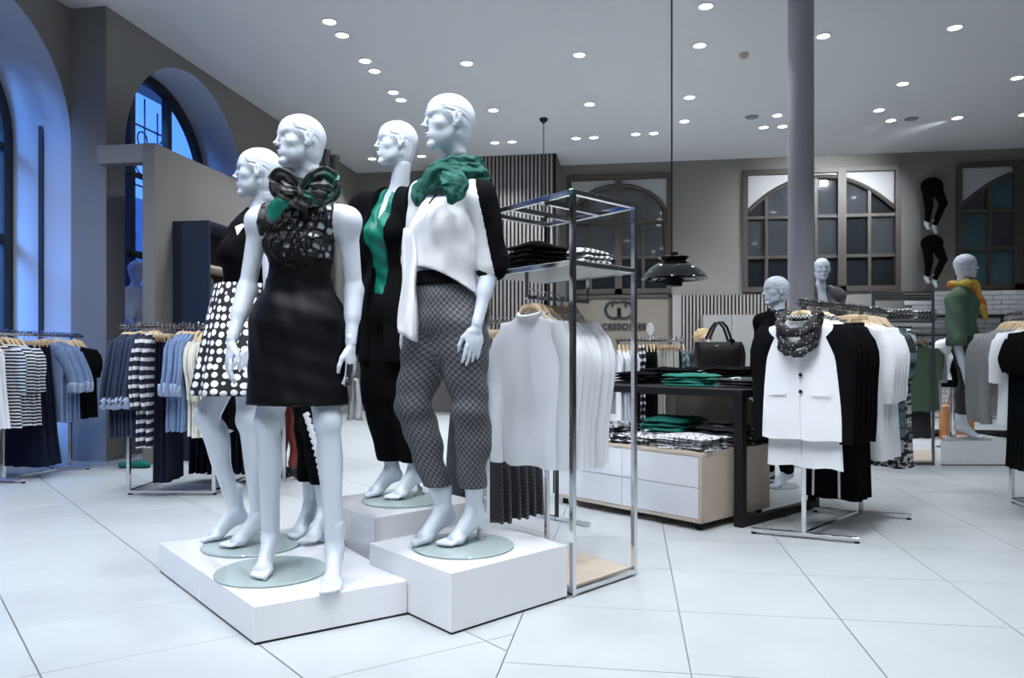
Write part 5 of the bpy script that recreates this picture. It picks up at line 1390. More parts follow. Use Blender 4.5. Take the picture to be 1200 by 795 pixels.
# ---- rack 2, left of the mannequins
b0, b1 = (-2.82, 5.52), (-1.72, 5.50); w2 = 'rack left of mannequins'
rail_rack('clothes_rack', 'chrome clothes rack with navy, blue and cream clothes left of the mannequins', b0, b1, 1.22, (.06, .62), back=1, foot=.62, fdir=(.0, 1))
c0, c1 = (-2.80, 6.12), (-1.72, 6.10)
o = thing('clothes_rail', 'second chrome rail behind the rack left of the mannequins', 'clothes rail', lerp(np.array([*c0, 0.]), np.array([*c1, 0.]), .5))
mb = MB(); mb.bar((-.54, 0, 1.185), (.54, 0, 1.185), .022, ch=.002); mb.build('rail', M['chrome'], o)
for s in (-.45, .45): MB().bar((s, .0, .0), (s, 0, 1.175), .025).build('post', M['chrome'], o)
it = [(g_navy_shirt, .045 + .028 * i, 'indigo shirt with pale cuffs', 'shirt') for i in range(6)] + [(g_wide_stripe, .225 + .028 * i, 'wide-striped navy shirt', 'shirt') for i in range(3)] + [(g_navy_trousers, .315 + .028 * i, 'pair of navy trousers', 'trousers') for i in range(4)] + \
     [(g_denim, .435 + .026 * i, 'pale denim shirt', 'shirt') for i in range(5)] + [(g_cream, .575 + .03 * i, 'cream lace top', 'top') for i in range(6)] + [(g_black_top, .78 + .04 * i, 'black top', 'top') for i in range(5)]
hang(b0, b1, it, w2, 1.22, hanger='wood')
it = [(g_navy_trousers, .30 + .045 * i, 'pair of dark trousers', 'trousers') for i in range(11)]
hang(c0, c1, it, 'rear left rail', 1.185)

# ---- chrome box frame with white sweaters
def box_frame(name, label, cor, z1, shelf, mats, th=.024, zs=None, bottom=True, mid=True):
    """cor: front-left, front-right, back-right, back-left (cam frame)"""
    c = [np.array([*p, 0.]) for p in cor]; base = np.mean(c, 0); c = [p - base for p in c]; t = thing(name, label, 'display frame', base)
    for p in c: MB().bar(p, p + UP * z1, th, th, up=(.7, .7, 0), ch=.0015).build('post', mats[0], t)
    for z in ([z1 - th / 2, .02] if bottom else [z1 - th / 2]) + ([shelf] if shelf else []):
        for i in range(4): MB().bar(c[i] + UP * z, c[(i + 1) % 4] + UP * z, th, th, ch=.0015).build('crossbar', mats[0], t)
    if mid: 
        for f in (.36, .7): MB().bar(lerp(c[0], c[3], f) + UP * (z1 - th / 2), lerp(c[1], c[2], f) + UP * (z1 - th / 2), th, th).build('crossbar', mats[0], t)
    if shelf: MB().prism([tuple(p[:2] * .97) for p in c][::1], shelf - .008, shelf + .016).build('shelf', mats[1], t, 0)
    if bottom: MB().prism([tuple(p[:2] * .95) for p in c], .022, .036).build('bottom_panel', mats[2], t, 0)
    return t, base
M['shelf_grey'] = mat('shelf_laminate', (.42, .41, .39), .35)
FC = [(.252, 3.185), (.555, 3.493), (.182, 3.995), (-.121, 3.687)]
tf, bf = box_frame('chrome_display_frame', 'tall chrome box frame with a shelf and white sweaters, right of the mannequins', FC, 1.69, 1.385, (M['chrome'], M['shelf_grey'], M['wood_h']), .022)
r0, r1 = np.array([.066, 3.436, 0]), np.array([.3685, 3.744, 0])
MB().bar(r0 - bf + UP * 1.262, r1 - bf + UP * 1.262, .018, .018).build('hanging_rail', M['chrome'], tf)
for r in (r0, r1): MB().bar(r - bf + UP * 1.262, r - bf + UP * 1.38, .016, .016).build('rail_bracket', M['chrome'], tf)
hang(r0, r1, [(g_white_sweater, .025 + .044 * i, 'white long-sleeved sweater', 'sweater') for i in range(7)], 'chrome box frame', 1.275)
# ---- second frame behind it with lattice skirts
FC2 = [(-.30, 4.22), (.06, 4.12), (.26, 4.50), (-.02, 4.66)]
s0, s1 = np.array([-.225, 4.17, 0]), np.array([.10, 4.49, 0])
t = thing('clothes_rail', 'chrome rail with patterned skirts behind the white-bloused mannequin', 'clothes rail', lerp(s0, s1, .5)); b_ = lerp(s0, s1, .5); d_ = nz(s1 - s0)
MB().bar(s0 - b_ - d_ * .05 + UP * 1.19, s1 - b_ + d_ * .25 + UP * 1.19, .020, .020).build('rail', M['chrome'], t)
for q in (s0 - d_ * .04, s1 + d_ * .24): MB().bar(q - b_, q - b_ + UP * 1.18, .025, .025).build('post', M['black_gloss'], t); MB().bar(q - b_ - (.18, -.18, -.015), q - b_ + (.18, -.18, .015), .03, .02).build('foot', M['chrome'], t)
hang(s0, s1, [(g_lattice, .02 + .06 * i, 'dark lattice-print skirt', 'skirt') for i in range(6)], 'rail behind the chrome frame', 1.20)

# ---- rack with two-tone jackets
j0, j1 = np.array([1.545, 4.15, 0]), np.array([2.50, 5.12, 0]); w3 = 'right jacket rack'
rail_rack('clothes_rack', 'chrome T-foot rack with white and black jackets on the right', j0[:2], j1[:2], 1.295, (.055, .665), foot=.56, fdir=(.80, -.28) if False else (.90, -.43))
dj = nz(j1 - j0)
it = [(g_jacket, .04 + .065 * i, 'white black-sleeved jacket', 'jacket') for i in range(6)] + [(g_side_trousers, .46 + .07 * i, 'black white-striped trousers', 'trousers') for i in range(3)] + \
     [(g_white_blouse, .70 + .06 * i, 'white puffed-sleeve blouse', 'blouse') for i in range(5)] + [(g_teal_print, 1.00 + .045 * i, 'dark leaf-print shirt', 'shirt') for i in range(3)] + [(g_bw_dress, 1.14 + .05 * i, 'black-white patterned dress', 'dress') for i in range(2)]
hang(j0, j1, it, w3, 1.295)
p_ = j0 + dj * .085; place(g_under_shirt(), np.array([p_[0], p_[1], 1.295]), math.atan2(-dj[0], dj[1]), 'long white shirt showing below the first white jacket on the right front rack', 'shirt', None)
# scarf draped on the first jacket
sc0 = j0 + dj * .04 + UP * 1.20; nx_ = np.array([dj[1], -dj[0], 0.])   # along the shoulders
P = []
for i in range(17):
    a = 2 * PI * i / 16; P.append(sc0 + nx_ * .105 * math.cos(a) - dj * (.058 + .02 * max(0, -math.sin(a))) * (-math.sin(a)) * 1.0 - dj * .02 + UP * (.02 - .10 * max(0, -math.sin(a)) * 1.0 - .0))
prs = []
for k_, (off, rr) in enumerate(((0, .026), (-.030, .022), (-.052, .017))):
    for i in range(16):
        q0, q1 = P[i].copy(), P[i + 1].copy(); 
        for q in (q0, q1): q[2] += off * (1 + 1.2 * ((1.22 - q[2]) > .02)); q -= 0
        prs.append(P_cone(q0, q1, rr, rr, .006))
b_ = np.array([sc0[0], sc0[1], sc0[2] - .1])
V, F = Sdf(prs, post=lambda X, Y, Z, d: d - folds(.004, (70, 30, 60, 0, 1), (-40, 60, 80, 1.3, .8))(X, Y, Z)).net(.006, pad=.04)
o = mesh('dotted_scarf', V - b_, F, M['dot_scarf'], None, 60, loc=c2w(b_), rot=(0, 0, TH)); tag(o, 'dark dotted and grey loop scarf draped on the first white jacket', 'scarf')

# ---- rack at the right edge
e0, e1 = (3.41, 5.30), (3.25, 4.30); w4 = 'right edge rack'
rail_rack('clothes_rack', 'chrome clothes rack with grey sweaters at the right edge', e0, e1, 1.275, (.08, .95), foot=.40, back=1, fdir=(.98, .2))
it = [(g_grey, .05 + .055 * i, 'grey melange sweater', 'sweater') for i in range(5)] + [(g_white_light, .34 + .05 * i, 'white short shirt', 'shirt') for i in range(3)] + [(g_black_long, .50 + .055 * i, 'black dress', 'dress') for i in range(5)]
hang(e0, e1, it, w4, 1.275)
MB_ = MB()
# ---- rack in front of the sign
q0, q1 = (.93, 6.90), (1.54, 6.86); w5 = 'rack before the sign'
rail_rack('clothes_rack', 'chrome clothes rack with an oval marker in front of the sign board', q0, q1, 1.15, (.04, .96), foot=.5, back=1, fdir=(0, 1))
it = [(g_white_light, .03 + .035 * i, 'white short-sleeved shirt', 'shirt') for i in range(5)] + [(g_wide_stripe, .215 + .03 * i, 'striped shirt', 'shirt') for i in range(2)] + [(g_black_hang, .275 + .03 * i, 'black knit top', 'top') for i in range(3)] + \
     [(g_plain_cream, .365 + .025 * i, 'pair of cream trousers', 'trousers') for i in range(8)] + [(g_teal_print, .59, 'green and white print shirt', 'shirt')]
hang(q0, q1, it, w5, 1.15)
p = J(762, 386, 6.84); mb = MB(); mb.lathe([(.0005, -.006), (.03, -.006), (.032, 0), (.03, .006), (.0005, .006)], 28); mb.v = [(x, z, y * 1.75) for x, y, z in mb.v]; mb.tube([(0, 0, -.10), (0, 0, -.05)], .004, 6)
o = mb.build('rack_marker', M['lit_white'] if 'lit_white' in M else M['white'], None, 40, loc=c2w(p), rot=(0, 0, TH)); tag(o, 'white oval marker standing on the rack in front of the sign board', 'marker')

# ---- dark box frame at the back right
FC3 = [(3.29, 7.0), (3.84, 7.0), (4.30, 7.85), (3.72, 7.9)]
tg, bg_ = box_frame('dark_display_frame', 'dark steel box frame with a shelf, behind the jacket rack', FC3, 1.585, 1.31, (M['steel'], M['shelf_grey'], M['wood_h']), .019)
MB().bar((-.35, -.25, 1.19), (.33, -.25, 1.19), .02).build('hanging_rail', M['steel'], tg)
q = np.array([3.74, 7.10, 0]); 
place(g_sage(), q + UP * 1.19, .12, 'sage green tee hanging on the dark box frame', 'tee', None); place(hanger_proto('wood'), q + UP * 1.194, .12, 'hanger of the sage green tee on the dark box frame', 'hanger', None)
q2 = np.array([3.755, 7.17, 0]); place(g_shorts(), q2 + UP * 1.19, .12, 'dark grey shorts hanging behind the sage green tee', 'shorts', None)
q3 = np.array([3.90, 7.30, 0]); place(g_white_light(), q3 + UP * 1.19, .12, 'white shirt hanging behind the sage green tee', 'shirt', None); place(hanger_proto('wood'), q3 + UP * 1.194, .12, 'hanger of the white shirt behind the sage green tee', 'hanger', None)
mb = MB().box((0, 0, 0), (.03, .002, .055)); o = mb.build('price_tag', M['tag'], None, 0, loc=c2w((3.70, 7.045, 1.075)), rot=(0, 0, TH)); tag(o, 'white price tag at the neck of the sage green tee', 'price tag')

# ================================================================ tables, boxes, folded clothes
def folded(w, d, h, seed=0., layers=3):
    """a folded garment: a soft slab with a rolled front edge and fold lines"""
    V = []; F = []; NX, NY = 14, 10
    def pt(u, v, s):
        x = (u - .5) * w; y = (v - .5) * d; e = min(u, 1 - u, .18) / .18; g = min(v, 1 - v, .2) / .2
        prof = (1 - (1 - e) ** 2.2) ** .5 * (1 - (1 - g) ** 2.2) ** .5
        top = h * (.25 + .75 * prof) + .25 * h * math.sin(x * 24 + seed) * math.sin(y * 21 + seed * 2)
        return (x + .004 * math.sin(y * 40 + seed), y + .004 * math.sin(x * 33 + seed), top if s else h * .18 * (1 - prof))
    for s in (0, 1):
        for i in range(NX + 1):
            for j in range(NY + 1): V.append(pt(i / NX, j / NY, s))
    n = (NX + 1) * (NY + 1)
    for i in range(NX):
        for j in range(NY):
            a = i * (NY + 1) + j; b = a + NY + 1; F.append((a, a + 1, b + 1, b)); F.append((n + a, n + b, n + b + 1, n + a + 1))
    rim = [i * (NY + 1) for i in range(NX)] + [NX * (NY + 1) + j for j in range(NY)] + [i * (NY + 1) + NY for i in range(NX, 0, -1)] + [j for j in range(NY, 0, -1)]
    for k in range(len(rim)): a, b = rim[k], rim[(k + 1) % len(rim)]; F.append((a, b, n + b, n + a))
    return V, F
_fold = {}
def stack(p, yaw, n, w, d, h, m, desc, cat, where, seed=0.):
    """p: cam frame position of the lowest one"""
    for i in range(n):
        key = (w, d, h, m, i % 3)
        if key not in _fold:
            V, F = folded(w, d, h, seed + i * 1.7); me = bpy.data.meshes.new('folded'); me.from_pydata(V, [], F); shade(me, 60); me.materials.append(M[m]); _fold[key] = me
        o = bpy.data.objects.new('folded_' + cat.replace(' ', '_'), _fold[key]); C.objects.link(o)
        o.location = c2w((p[0] + rng.uniform(-.008, .008), p[1] + rng.uniform(-.008, .008), p[2] + .001 + i * h * .93)); o.rotation_euler = (0, 0, TH + yaw + rng.uniform(-.13, .13))
        pos = ['lowest', 'second', 'third', 'fourth', 'fifth', 'sixth', 'seventh'][i] if i < n - 1 or n == 1 else 'topmost'
        lb = ('folded %s %s' % (desc, where)) if n == 1 else '%s, %s %s' % (desc, pos, where)
        if n > 1 and pos not in ('lowest', 'topmost'): lb = '%s, %s up %s' % (desc, pos, where)
        tag(o, lb, cat, desc + ' ' + where)
YA = math.atan2(-.743, .669)      # table axis: local x along the short (right-back) side
uA, uB = np.array([-.669, .743, 0]), np.array([.743, .669, 0])
def at(o, a, b, z=0): return o + uA * a + uB * b + UP * z
# ---- black table
tc = np.array([1.33, 4.44, 0]); W2, L2 = .95, 1.55; ctr = at(tc, L2 / 2, W2 / 2)
tt = thing('display_table', 'black steel-framed display table with folded clothes, standing over the drawer box', 'table', ctr)
def lb(a, b, z=0): return at(tc, a, b, z) - ctr
MB().prism([tuple(lb(a, b)[:2]) for a, b in ((0, 0), (0, W2), (L2, W2), (L2, 0))][::-1], .755, .80).build('tabletop', M['black_metal'], tt, 0, bevel=.003)
for a in (.03, L2 - .03):
    for b in (.03, W2 - .03): MB().bar(lb(a, b, 0), lb(a, b, .755), .055, .055, up=tuple(uB), ch=.002).build('leg', M['black_metal'], tt)
    MB().bar(lb(a, .058, .0225), lb(a, W2 - .058, .0225), .055, .045, ch=.002).build('floor_bar', M['black_metal'], tt)
# ---- drawer box
bc = np.array([1.075, 4.35, 0]); LB, WB = 1.17, .74; ctr = at(bc, LB / 2, WB / 2)
tb = thing('drawer_box', 'low pale oak drawer box with white gloss fronts under the black table', 'drawer unit', ctr)
def lb2(a, b, z=0): return at(bc, a, b, z) - ctr
z0, z1 = .045, .445
MB().prism([tuple(lb2(a, b)[:2]) for a, b in ((0, .022), (0, WB), (LB, WB), (LB, .022))][::-1], z0 + .001, z1 - .02).build('carcass', M['wood'], tb, 0)
MB().prism([tuple(lb2(a, b)[:2]) for a, b in ((0, 0), (0, WB), (LB, WB), (LB, 0))][::-1], z1 - .02, z1).build('top_panel', M['wood_h'], tb, 0, bevel=.001)
for a0_, a1_ in ((0, .020), (LB - .020, LB)): MB().prism([tuple(lb2(a, b)[:2]) for a, b in ((a0_, 0), (a0_, .022), (a1_, .022), (a1_, 0))][::-1], z0, z1 - .02).build('side_edge', M['wood'], tb, 0)
MB().prism([tuple(lb2(a, b)[:2]) for a, b in ((0, 0), (0, .022), (LB, .022), (LB, 0))][::-1], z0, z0 + .02).build('bottom_edge', M['wood_h'], tb, 0)
M['drawer_white'] = mat('drawer_white', (.76, .77, .81), .14, coat=.3)
zm = (z0 + .02 + z1 - .02) / 2
for a0_, a1_ in ((.023, LB / 2 - .002), (LB / 2 + .002, LB - .023)):
    for za, zb2 in ((z0 + .023, zm - .002), (zm + .002, z1 - .023)):
        MB().prism([tuple(lb2(a, b)[:2]) for a, b in ((a0_, .001), (a0_, .021), (a1_, .021), (a1_, .001))][::-1], za, zb2).build('drawer', M['drawer_white'], tb, 0)
for a in (.05, LB - .05):
    for b in (.05, WB - .05): MB().box(tuple(lb2(a, b, .0225)), (.035, .035, .045)).build('foot', M['black_metal'], tb, 0)
# ---- clothes folded on the table and the box
yA = math.atan2(uA[1], uA[0])
def P_(px, py, z): return JF(px, py, z)
T = .801
stack(P_(795, 453, T) + uB * .16, yA, 4, .32, .24, .021, 'green_fold', 'emerald cloth garment', 'garment', 'on the black table', 1)
stack(P_(856, 455, T) + uB * .16, yA, 3, .28, .24, .021, 'bw_zebra', 'black and white print garment', 'garment', 'at the black table\'s right end', 2)
stack(P_(760, 451, T) + uB * .34 + uA * .05, yA, 5, .34, .26, .024, 'black', 'black garment', 'garment', 'at the black table\'s left', 3)
stack(P_(800, 450, T) + uB * .58, yA, 5, .34, .26, .024, 'black', 'black garment', 'garment', 'at the black table\'s back', 4)
stack(P_(735, 450, T) + uB * .16 + uA * .02, yA, 4, .30, .24, .022, 'black', 'black garment', 'garment', 'behind the chrome post', 5)
stack(P_(880, 452, T) + uB * .34 - uA * .0, yA, 2, .26, .22, .02, 'bw_check', 'knitted check garment', 'garment', 'at the black table\'s right rear', 5)
B0 = .446
def Q(a, b): q = at(bc, a, b); return np.array([q[0], q[1], B0])
stack(Q(.19, .17), yA, 6, .36, .27, .014, 'bw_print_light', 'grey and white print blouse', 'blouse', 'on the drawer box\'s front corner', 6)
stack(Q(.56, .16), yA, 4, .34, .26, .016, 'bw_print', 'dark print garment', 'garment', 'in the middle of the drawer box', 7)
stack(Q(.16, .52), yA, 4, .30, .28, .032, 'bw_zebra', 'zebra print garment', 'garment', 'at the rear right of the drawer box', 8)
stack(Q(.56, .50), yA, 5, .34, .30, .032, 'green_fold', 'crumpled emerald garment', 'garment', 'at the rear middle of the drawer box', 9)
stack(Q(.95, .30), yA, 5, .32, .30, .02, 'bw_print', 'black and white patterned garment', 'garment', 'at the left end of the drawer box', 10)
# jewellery busts on the table
for i, (px, py) in enumerate(((820, 432), (829, 430), (838, 432))):
    p = P_(px, 445, T) + uB * .34; mb = MB(); mb.lathe([(.035, 0), (.036, .01), (.012, .03), (.018, .055), (.030, .075), (.022, .095), (.010, .11), (.0005, .115)], 14, capt=False)
    o = mb.build('glass_jar', M['glass_disc'], None, 50, loc=c2w(p)); o.scale = (1, 1, 1.35); tag(o, '%s small grey glass ornament on the black table in front of the handbag' % ['left', 'middle', 'right'][i], 'ornament', 'glass ornaments on the black table')
# ---- shelf stacks on the frames
stack(np.array([.12, 3.60, 1.402]), .6, 5, .25, .22, .024, 'black', 'black garment', 'garment', 'on the chrome frame shelf', 11)
stack(np.array([.335, 3.62, 1.402]), .75, 4, .20, .20, .024, 'bw_check', 'black and white striped knit', 'knit', 'on the chrome frame shelf', 12)
stack(np.array([-.02, 3.72, 1.402]), .6, 2, .18, .18, .026, 'white_cloth', 'white garment', 'garment', 'on the chrome frame shelf', 13)
stack(np.array([3.60, 7.25, 1.327]), .1, 6, .28, .24, .020, 'bw_check', 'black and white check knit', 'knit', 'on the dark frame shelf', 14)
stack(np.array([3.92, 7.35, 1.327]), .1, 5, .20, .24, .022, 'bw_check', 'dark check knit', 'knit', 'at the dark frame shelf\'s right', 15)

# ---- white counter with handbag
cc = J(842, 440, 6.4); tcn = thing('counter', 'white-topped counter desk under the black handbag', 'counter', (cc[0], cc[1], 0))
MB().box((0, 0, .42), (.80, .42, .84), ch=.004).build('body', M['frame_dark'], tcn, 0); MB().box((0, 0, .862), (.86, .48, .04), ch=.004).build('countertop', M['white'], tcn, 0)
hb_ = J(842, 437, 6.36); hb_[2] = .883
th = thing('handbag', 'large black handbag with two upright handles on the counter', 'handbag', hb_, .02)
V = []; F = []; rows = [(0, .165, .07), (.01, .185, .085), (.10, .19, .085), (.20, .192, .075), (.26, .195, .055), (.275, .19, .045)]; N = 32
for z, w, d in rows:
    for k in range(N):
        a = 2 * PI * k / N; V.append((w * math.copysign(abs(math.cos(a)) ** .35, math.cos(a)), d * math.copysign(abs(math.sin(a)) ** .5, math.sin(a)), z))
for r in range(len(rows) - 1):
    for k in range(N): F.append((r * N + k, r * N + (k + 1) % N, (r + 1) * N + (k + 1) % N, (r + 1) * N + k))
F.append(tuple(range(N))[::-1]); F.append(tuple(range((len(rows) - 1) * N, len(rows) * N)))
mesh('body', V, F, M['leather'], th, 50)
for y in (-.05, .05):
    P = [(-.10, y, .25), (-.085, y, .32), (-.045, y, .42), (-.015, y, .465), (.02, y, .465), (.055, y, .42), (.085, y, .32), (.10, y, .25)]; MB().tube(P, .011, 8).build('handle', M['leather'], th)
    for s in (-1, 1): MB().tube([(s * .102, y - .012, .285), (s * .102, y + .012, .285)], .016, 10).build('ring', M['chrome'], th)
MB().box((-.04, -.088, .235), (.03, .004, .016)).build('badge', M['chrome'], th)
MB().tube([(.19, 0, .24), (.205, .0, .15), (.20, 0, .03)], .022, 8, flat=((0, 1, 0), 1.2)).build('side_gusset', M['leather'], th)
th.scale = (1, 1, .84)
# ---- wall cabinets
ca, cb = on_y(824, 0, 12.75).x, on_y(960, 0, 12.75).x
tw = thing('wall_cabinet', 'row of plain grey cabinets against the slatted back wall', 'cabinet', ((ca + cb) / 2, 12.98, 0), 0, world=True)
MB().box((0, .0, .83), (cb - ca, .42, 1.66)).build('carcass', M['wall_light'], tw, 0)
for i in range(4): w = (cb - ca) / 4; MB().box((-(cb - ca) / 2 + w * (i + .5), -.222, .83), (w - .012, .02, 1.62)).build('door', M['wall_light'], tw, 0)
# ---- navy shelf unit at the partition
tn = thing('shelf_unit', 'dark navy shelf unit against the grey partition, behind the left mannequin', 'shelf', (-4.115, 7.55, 0), 0, world=True)
MB().box((0, -.80, 1.14), (.37, .03, 2.28)).build('side_panel', M['navy_panel'], tn, 0); MB().box((0, .80, 1.14), (.37, .03, 2.28)).build('side_panel', M['navy_panel'], tn, 0)
MB().box((-.175, 0, 1.14), (.02, 1.57, 2.27)).build('back_panel', M['black_metal'], tn, 0)
for z in (.06, .55, 1.0, 1.40, 1.85, 2.265): MB().box((0.005, 0, z), (.345, 1.565, .028)).build('shelf_board', M['navy_panel'] if z > 2 else M['wood_h'], tn, 0)
for i in range(4):
    mb = MB(); mb.lathe([(.0005, 0), (.05, 0), (.07, .05), (.085, .14), (.07, .25), (.04, .33), (.018, .37), (.0005, .38)], 16, capb=False, capt=False)
    o = mb.build('beaded_clutch', M['sequin'], None, 50, loc=(-4.08, 6.98 + i * .32, 1.415)); tag(o, '%s silver beaded vase-shaped ornament on the navy shelf unit' % ORD[i], 'ornament', 'beaded ornaments on the navy shelf unit')
for i in range(4):
    pw = Vector((-4.09, 6.98 + i * .33, 1.015)); q = (pw.x * CT + pw.y * ST, -pw.x * ST + pw.y * CT, pw.z)
    stack(np.array(q), -TH, 3, .24, .26, .05, 'bw_check', 'check knit', 'knit', '%s on the navy shelf unit' % ORD[i], i)
# ---- low platform with the green mannequin, right
gp = [JF(1103, 546)[:2], JF(1188, 546)[:2] + (0, .0)]; P4 = [gp[0], gp[1], gp[1] + (.12, .75), gp[0] + (-.08, .75)]
P4 = [(3.88, 6.99), (4.62, 6.99), (4.80, 7.70), (4.42, 7.72)]
platform([(3.90, 6.99), (4.66, 6.99), (4.66, 7.62), (4.36, 7.62)], .22, 'white gloss platform under the mannequin in the green top')
# ---- long dark table and shelf at the far right
tl = thing('display_table', 'long dark table far behind the mannequin in the green top', 'table', c2w(J(1140, 480, 9.6)) * 1.0, 0, world=True); tl.location.z = 0
MB().box((0, 0, .72), (2.6, .7, .06), ch=.003).build('tabletop', M['black_metal'], tl, 0)
for x in (-1.2, 1.2):
    for y in (-.28, .28): MB().box((x, y, .345), (.06, .06, .69)).build('leg', M['black_metal'], tl, 0)
MB().box((0, 0, .03), (2.3, .5, .04)).build('floor_bar', M['black_metal'], tl, 0)
x_, y_ = tl.location.x, tl.location.y
def cam_of(x, y): return np.array([x * CT + y * ST, -x * ST + y * CT, 0])
M['tan'] = mat('tan_leather', (.42, .17, .05), .5)
for i, (dx, m_, ds) in enumerate(((-1.0, 'black', 'black garment'), (-.55, 'green_fold', 'dark green garment'), (-.1, 'black', 'black garment'), (.4, 'grey_knit', 'grey garment'), (.9, 'black', 'black garment'))):
    q = cam_of(x_ + dx, y_); q[2] = .752; stack(q, -TH, 3, .32, .34, .03, m_, ds, 'garment', '%s on the long dark table' % ORD[i], i)
mb = MB().box((0, 0, .21), (.34, .16, .42), ch=.02); mb.tube([(-.10, 0, .40), (-.08, 0, .52), (.08, 0, .52), (.10, 0, .40)], .010, 6)
pw = c2w(J(1121, 480, 9.1)); o = mb.build('tan_bag', M['tan'], None, 40, loc=(pw.x, pw.y, 0)); tag(o, 'tan leather bag on the floor in front of the long dark table', 'bag')
# dark wall shelves on the brick wall
ts = thing('wall_shelf', 'dark two-level wall shelf on the white brick wall', 'shelf', (on_y(1130, 0, YB).x, YB - .24, 1.0), 0, world=True)
for z in (0, .62): MB().box((0, 0, z), (2.3, .30, .035)).build('shelf_board', M['black_metal'], ts, 0)
for x in (-1.1, -.35, .4, 1.1): MB().box((x, -.12, .30), (.03, .03, .64)).build('upright', M['black_metal'], ts, 0)
rg2 = random.Random(3)
for i in range(9):
    q = cam_of(on_y(1130, 0, YB).x - 1.0 + i * .25, YB - .24); q[2] = 1.0195
    stack(q, -TH, 2 + i % 3, .20, .22, .05, ['black', 'grey_knit', 'navy', 'cream', 'bw_check'][i % 5], ['black garment', 'grey garment', 'navy garment', 'cream garment', 'check garment'][i % 5], 'garment', '%s on the dark wall shelf' % ORD[i], i)
# ---- mirror-reflection torso by the dark frame: built further below
# ---- black pendant lamp
pl = J(790, 300, 5.8); tp = thing('pendant_lamp', 'large black layered pendant lamp on a long cable, in front of the first back window', 'lamp', (pl[0], pl[1], 1.5))
def zz(py): return 1 + (417 - py) / 900 * 5.8 - 1.5
k = 5.8 / 900
MB().tube([(-.018, 0, zz(296)), (-.018, 0, HC - 1.5)], .0065, 8).build('cable', M['black_metal'], tp)
mb = MB(); mb.lathe([(5 * k, zz(296)), (5 * k, zz(300)), (14 * k, zz(300.5)), (19 * k, zz(302)), (18 * k, zz(303)), (13 * k, zz(306)), (13 * k, zz(302))], 48); mb.build('upper_shade', M['black_gloss'], tp, 40)
mb = MB(); mb.lathe([(14 * k, zz(307)), (20 * k, zz(309)), (29 * k, zz(315)), (36 * k, zz(322)), (39 * k, zz(327)), (38.4 * k, zz(327.5)), (35 * k, zz(323)), (28 * k, zz(316.5)), (14 * k, zz(309))], 64, capb=False, capt=False); mb.build('main_shade', M['black_gloss'], tp, 40)
mb = MB(); mb.lathe([(10 * k, zz(316)), (20 * k, zz(320)), (25 * k, zz(327)), (24.4 * k, zz(327.5)), (19 * k, zz(322)), (10 * k, zz(318))], 48, capb=False, capt=False); mb.build('lower_shade', M['black_gloss'], tp, 40)
mb = MB(); mb.lathe([(8 * k, zz(336)), (9.5 * k, zz(335)), (9.5 * k, zz(318)), (10 * k, zz(300))], 32); mb.build('lamp_core', M['black_metal'], tp, 40)
for i in range(3):
    a = i * 2 * PI / 3 + .4; MB().bar((9 * k * math.cos(a), 9 * k * math.sin(a), zz(305)), (22 * k * math.cos(a), 22 * k * math.sin(a), zz(321)), .006, .004).build('strut', M['black_metal'], tp, 0)
# ---- small far pendant
p2 = JF(637, 139, HC); tp2 = thing('pendant_lamp', 'small black pendant on a thin cable in front of the slatted wall', 'lamp', (p2[0], p2[1], HC))
mb = MB(); mb.lathe([(.01, -.07), (.055, -.03), (.06, 0)], 20); mb.build('ceiling_rose', M['black_metal'], tp2, 40)
ze = 1 + (417 - 250) / 900 * p2[1] - HC; MB().tube([(0, 0, ze), (0, 0, -.06)], .006, 6).build('cable', M['black_metal'], tp2)
mb = MB(); mb.lathe([(.05, ze - .16), (.05, ze - .05), (.02, ze), (.008, ze + .02)], 16); mb.build('lamp_holder', M['black_metal'], tp2, 40)
# ---- track spotlight in the second arch
tk = thing('track_light', 'white track bar with a small spotlight under the second arched window', 'lamp', (-5.0, 7.3, 2.98), 0, world=True)
MB().box((0, .35, .1), (.035, 1.9, .03)).build('track', M['white'], tk, 0); MB().tube([(0, 0, .08), (0, 0, .04)], .01, 8).build('stem', M['white'], tk)
mb = MB(); mb.tube([(0, .0, .06), (.05, .03, -.06)], [.035, .045], 14); mb.build('spot_head', M['white'], tk, 40)
mb = MB(); mb.tube([(.05, .03, -.062), (.052, .031, -.066)], [.04, .04], 14); mb.build('lamp_face', M['lamp_face'], tk, 0)
# ---- emerald shoes on the floor
ps = JF(157, 549); tsx = thing('emerald_shoe', 'emerald green shoe lying on the floor behind the second rack', 'shoe', ps)
V, F = Sdf([P_cone((-.11, 0, .03), (.10, .02, .025), .028, .035, .02), P_ell((.05, .01, .04), (.07, .035, .032), .02)], post=lambda X, Y, Z, d: np.maximum(d, -Z + .006)).net(.008); mesh('upper', V, F, M['green_fold'], tsx, 60)
MB().box((0, .01, .004), (.26, .06, .008), ch=.002).build('sole', M['black_metal'], tsx)

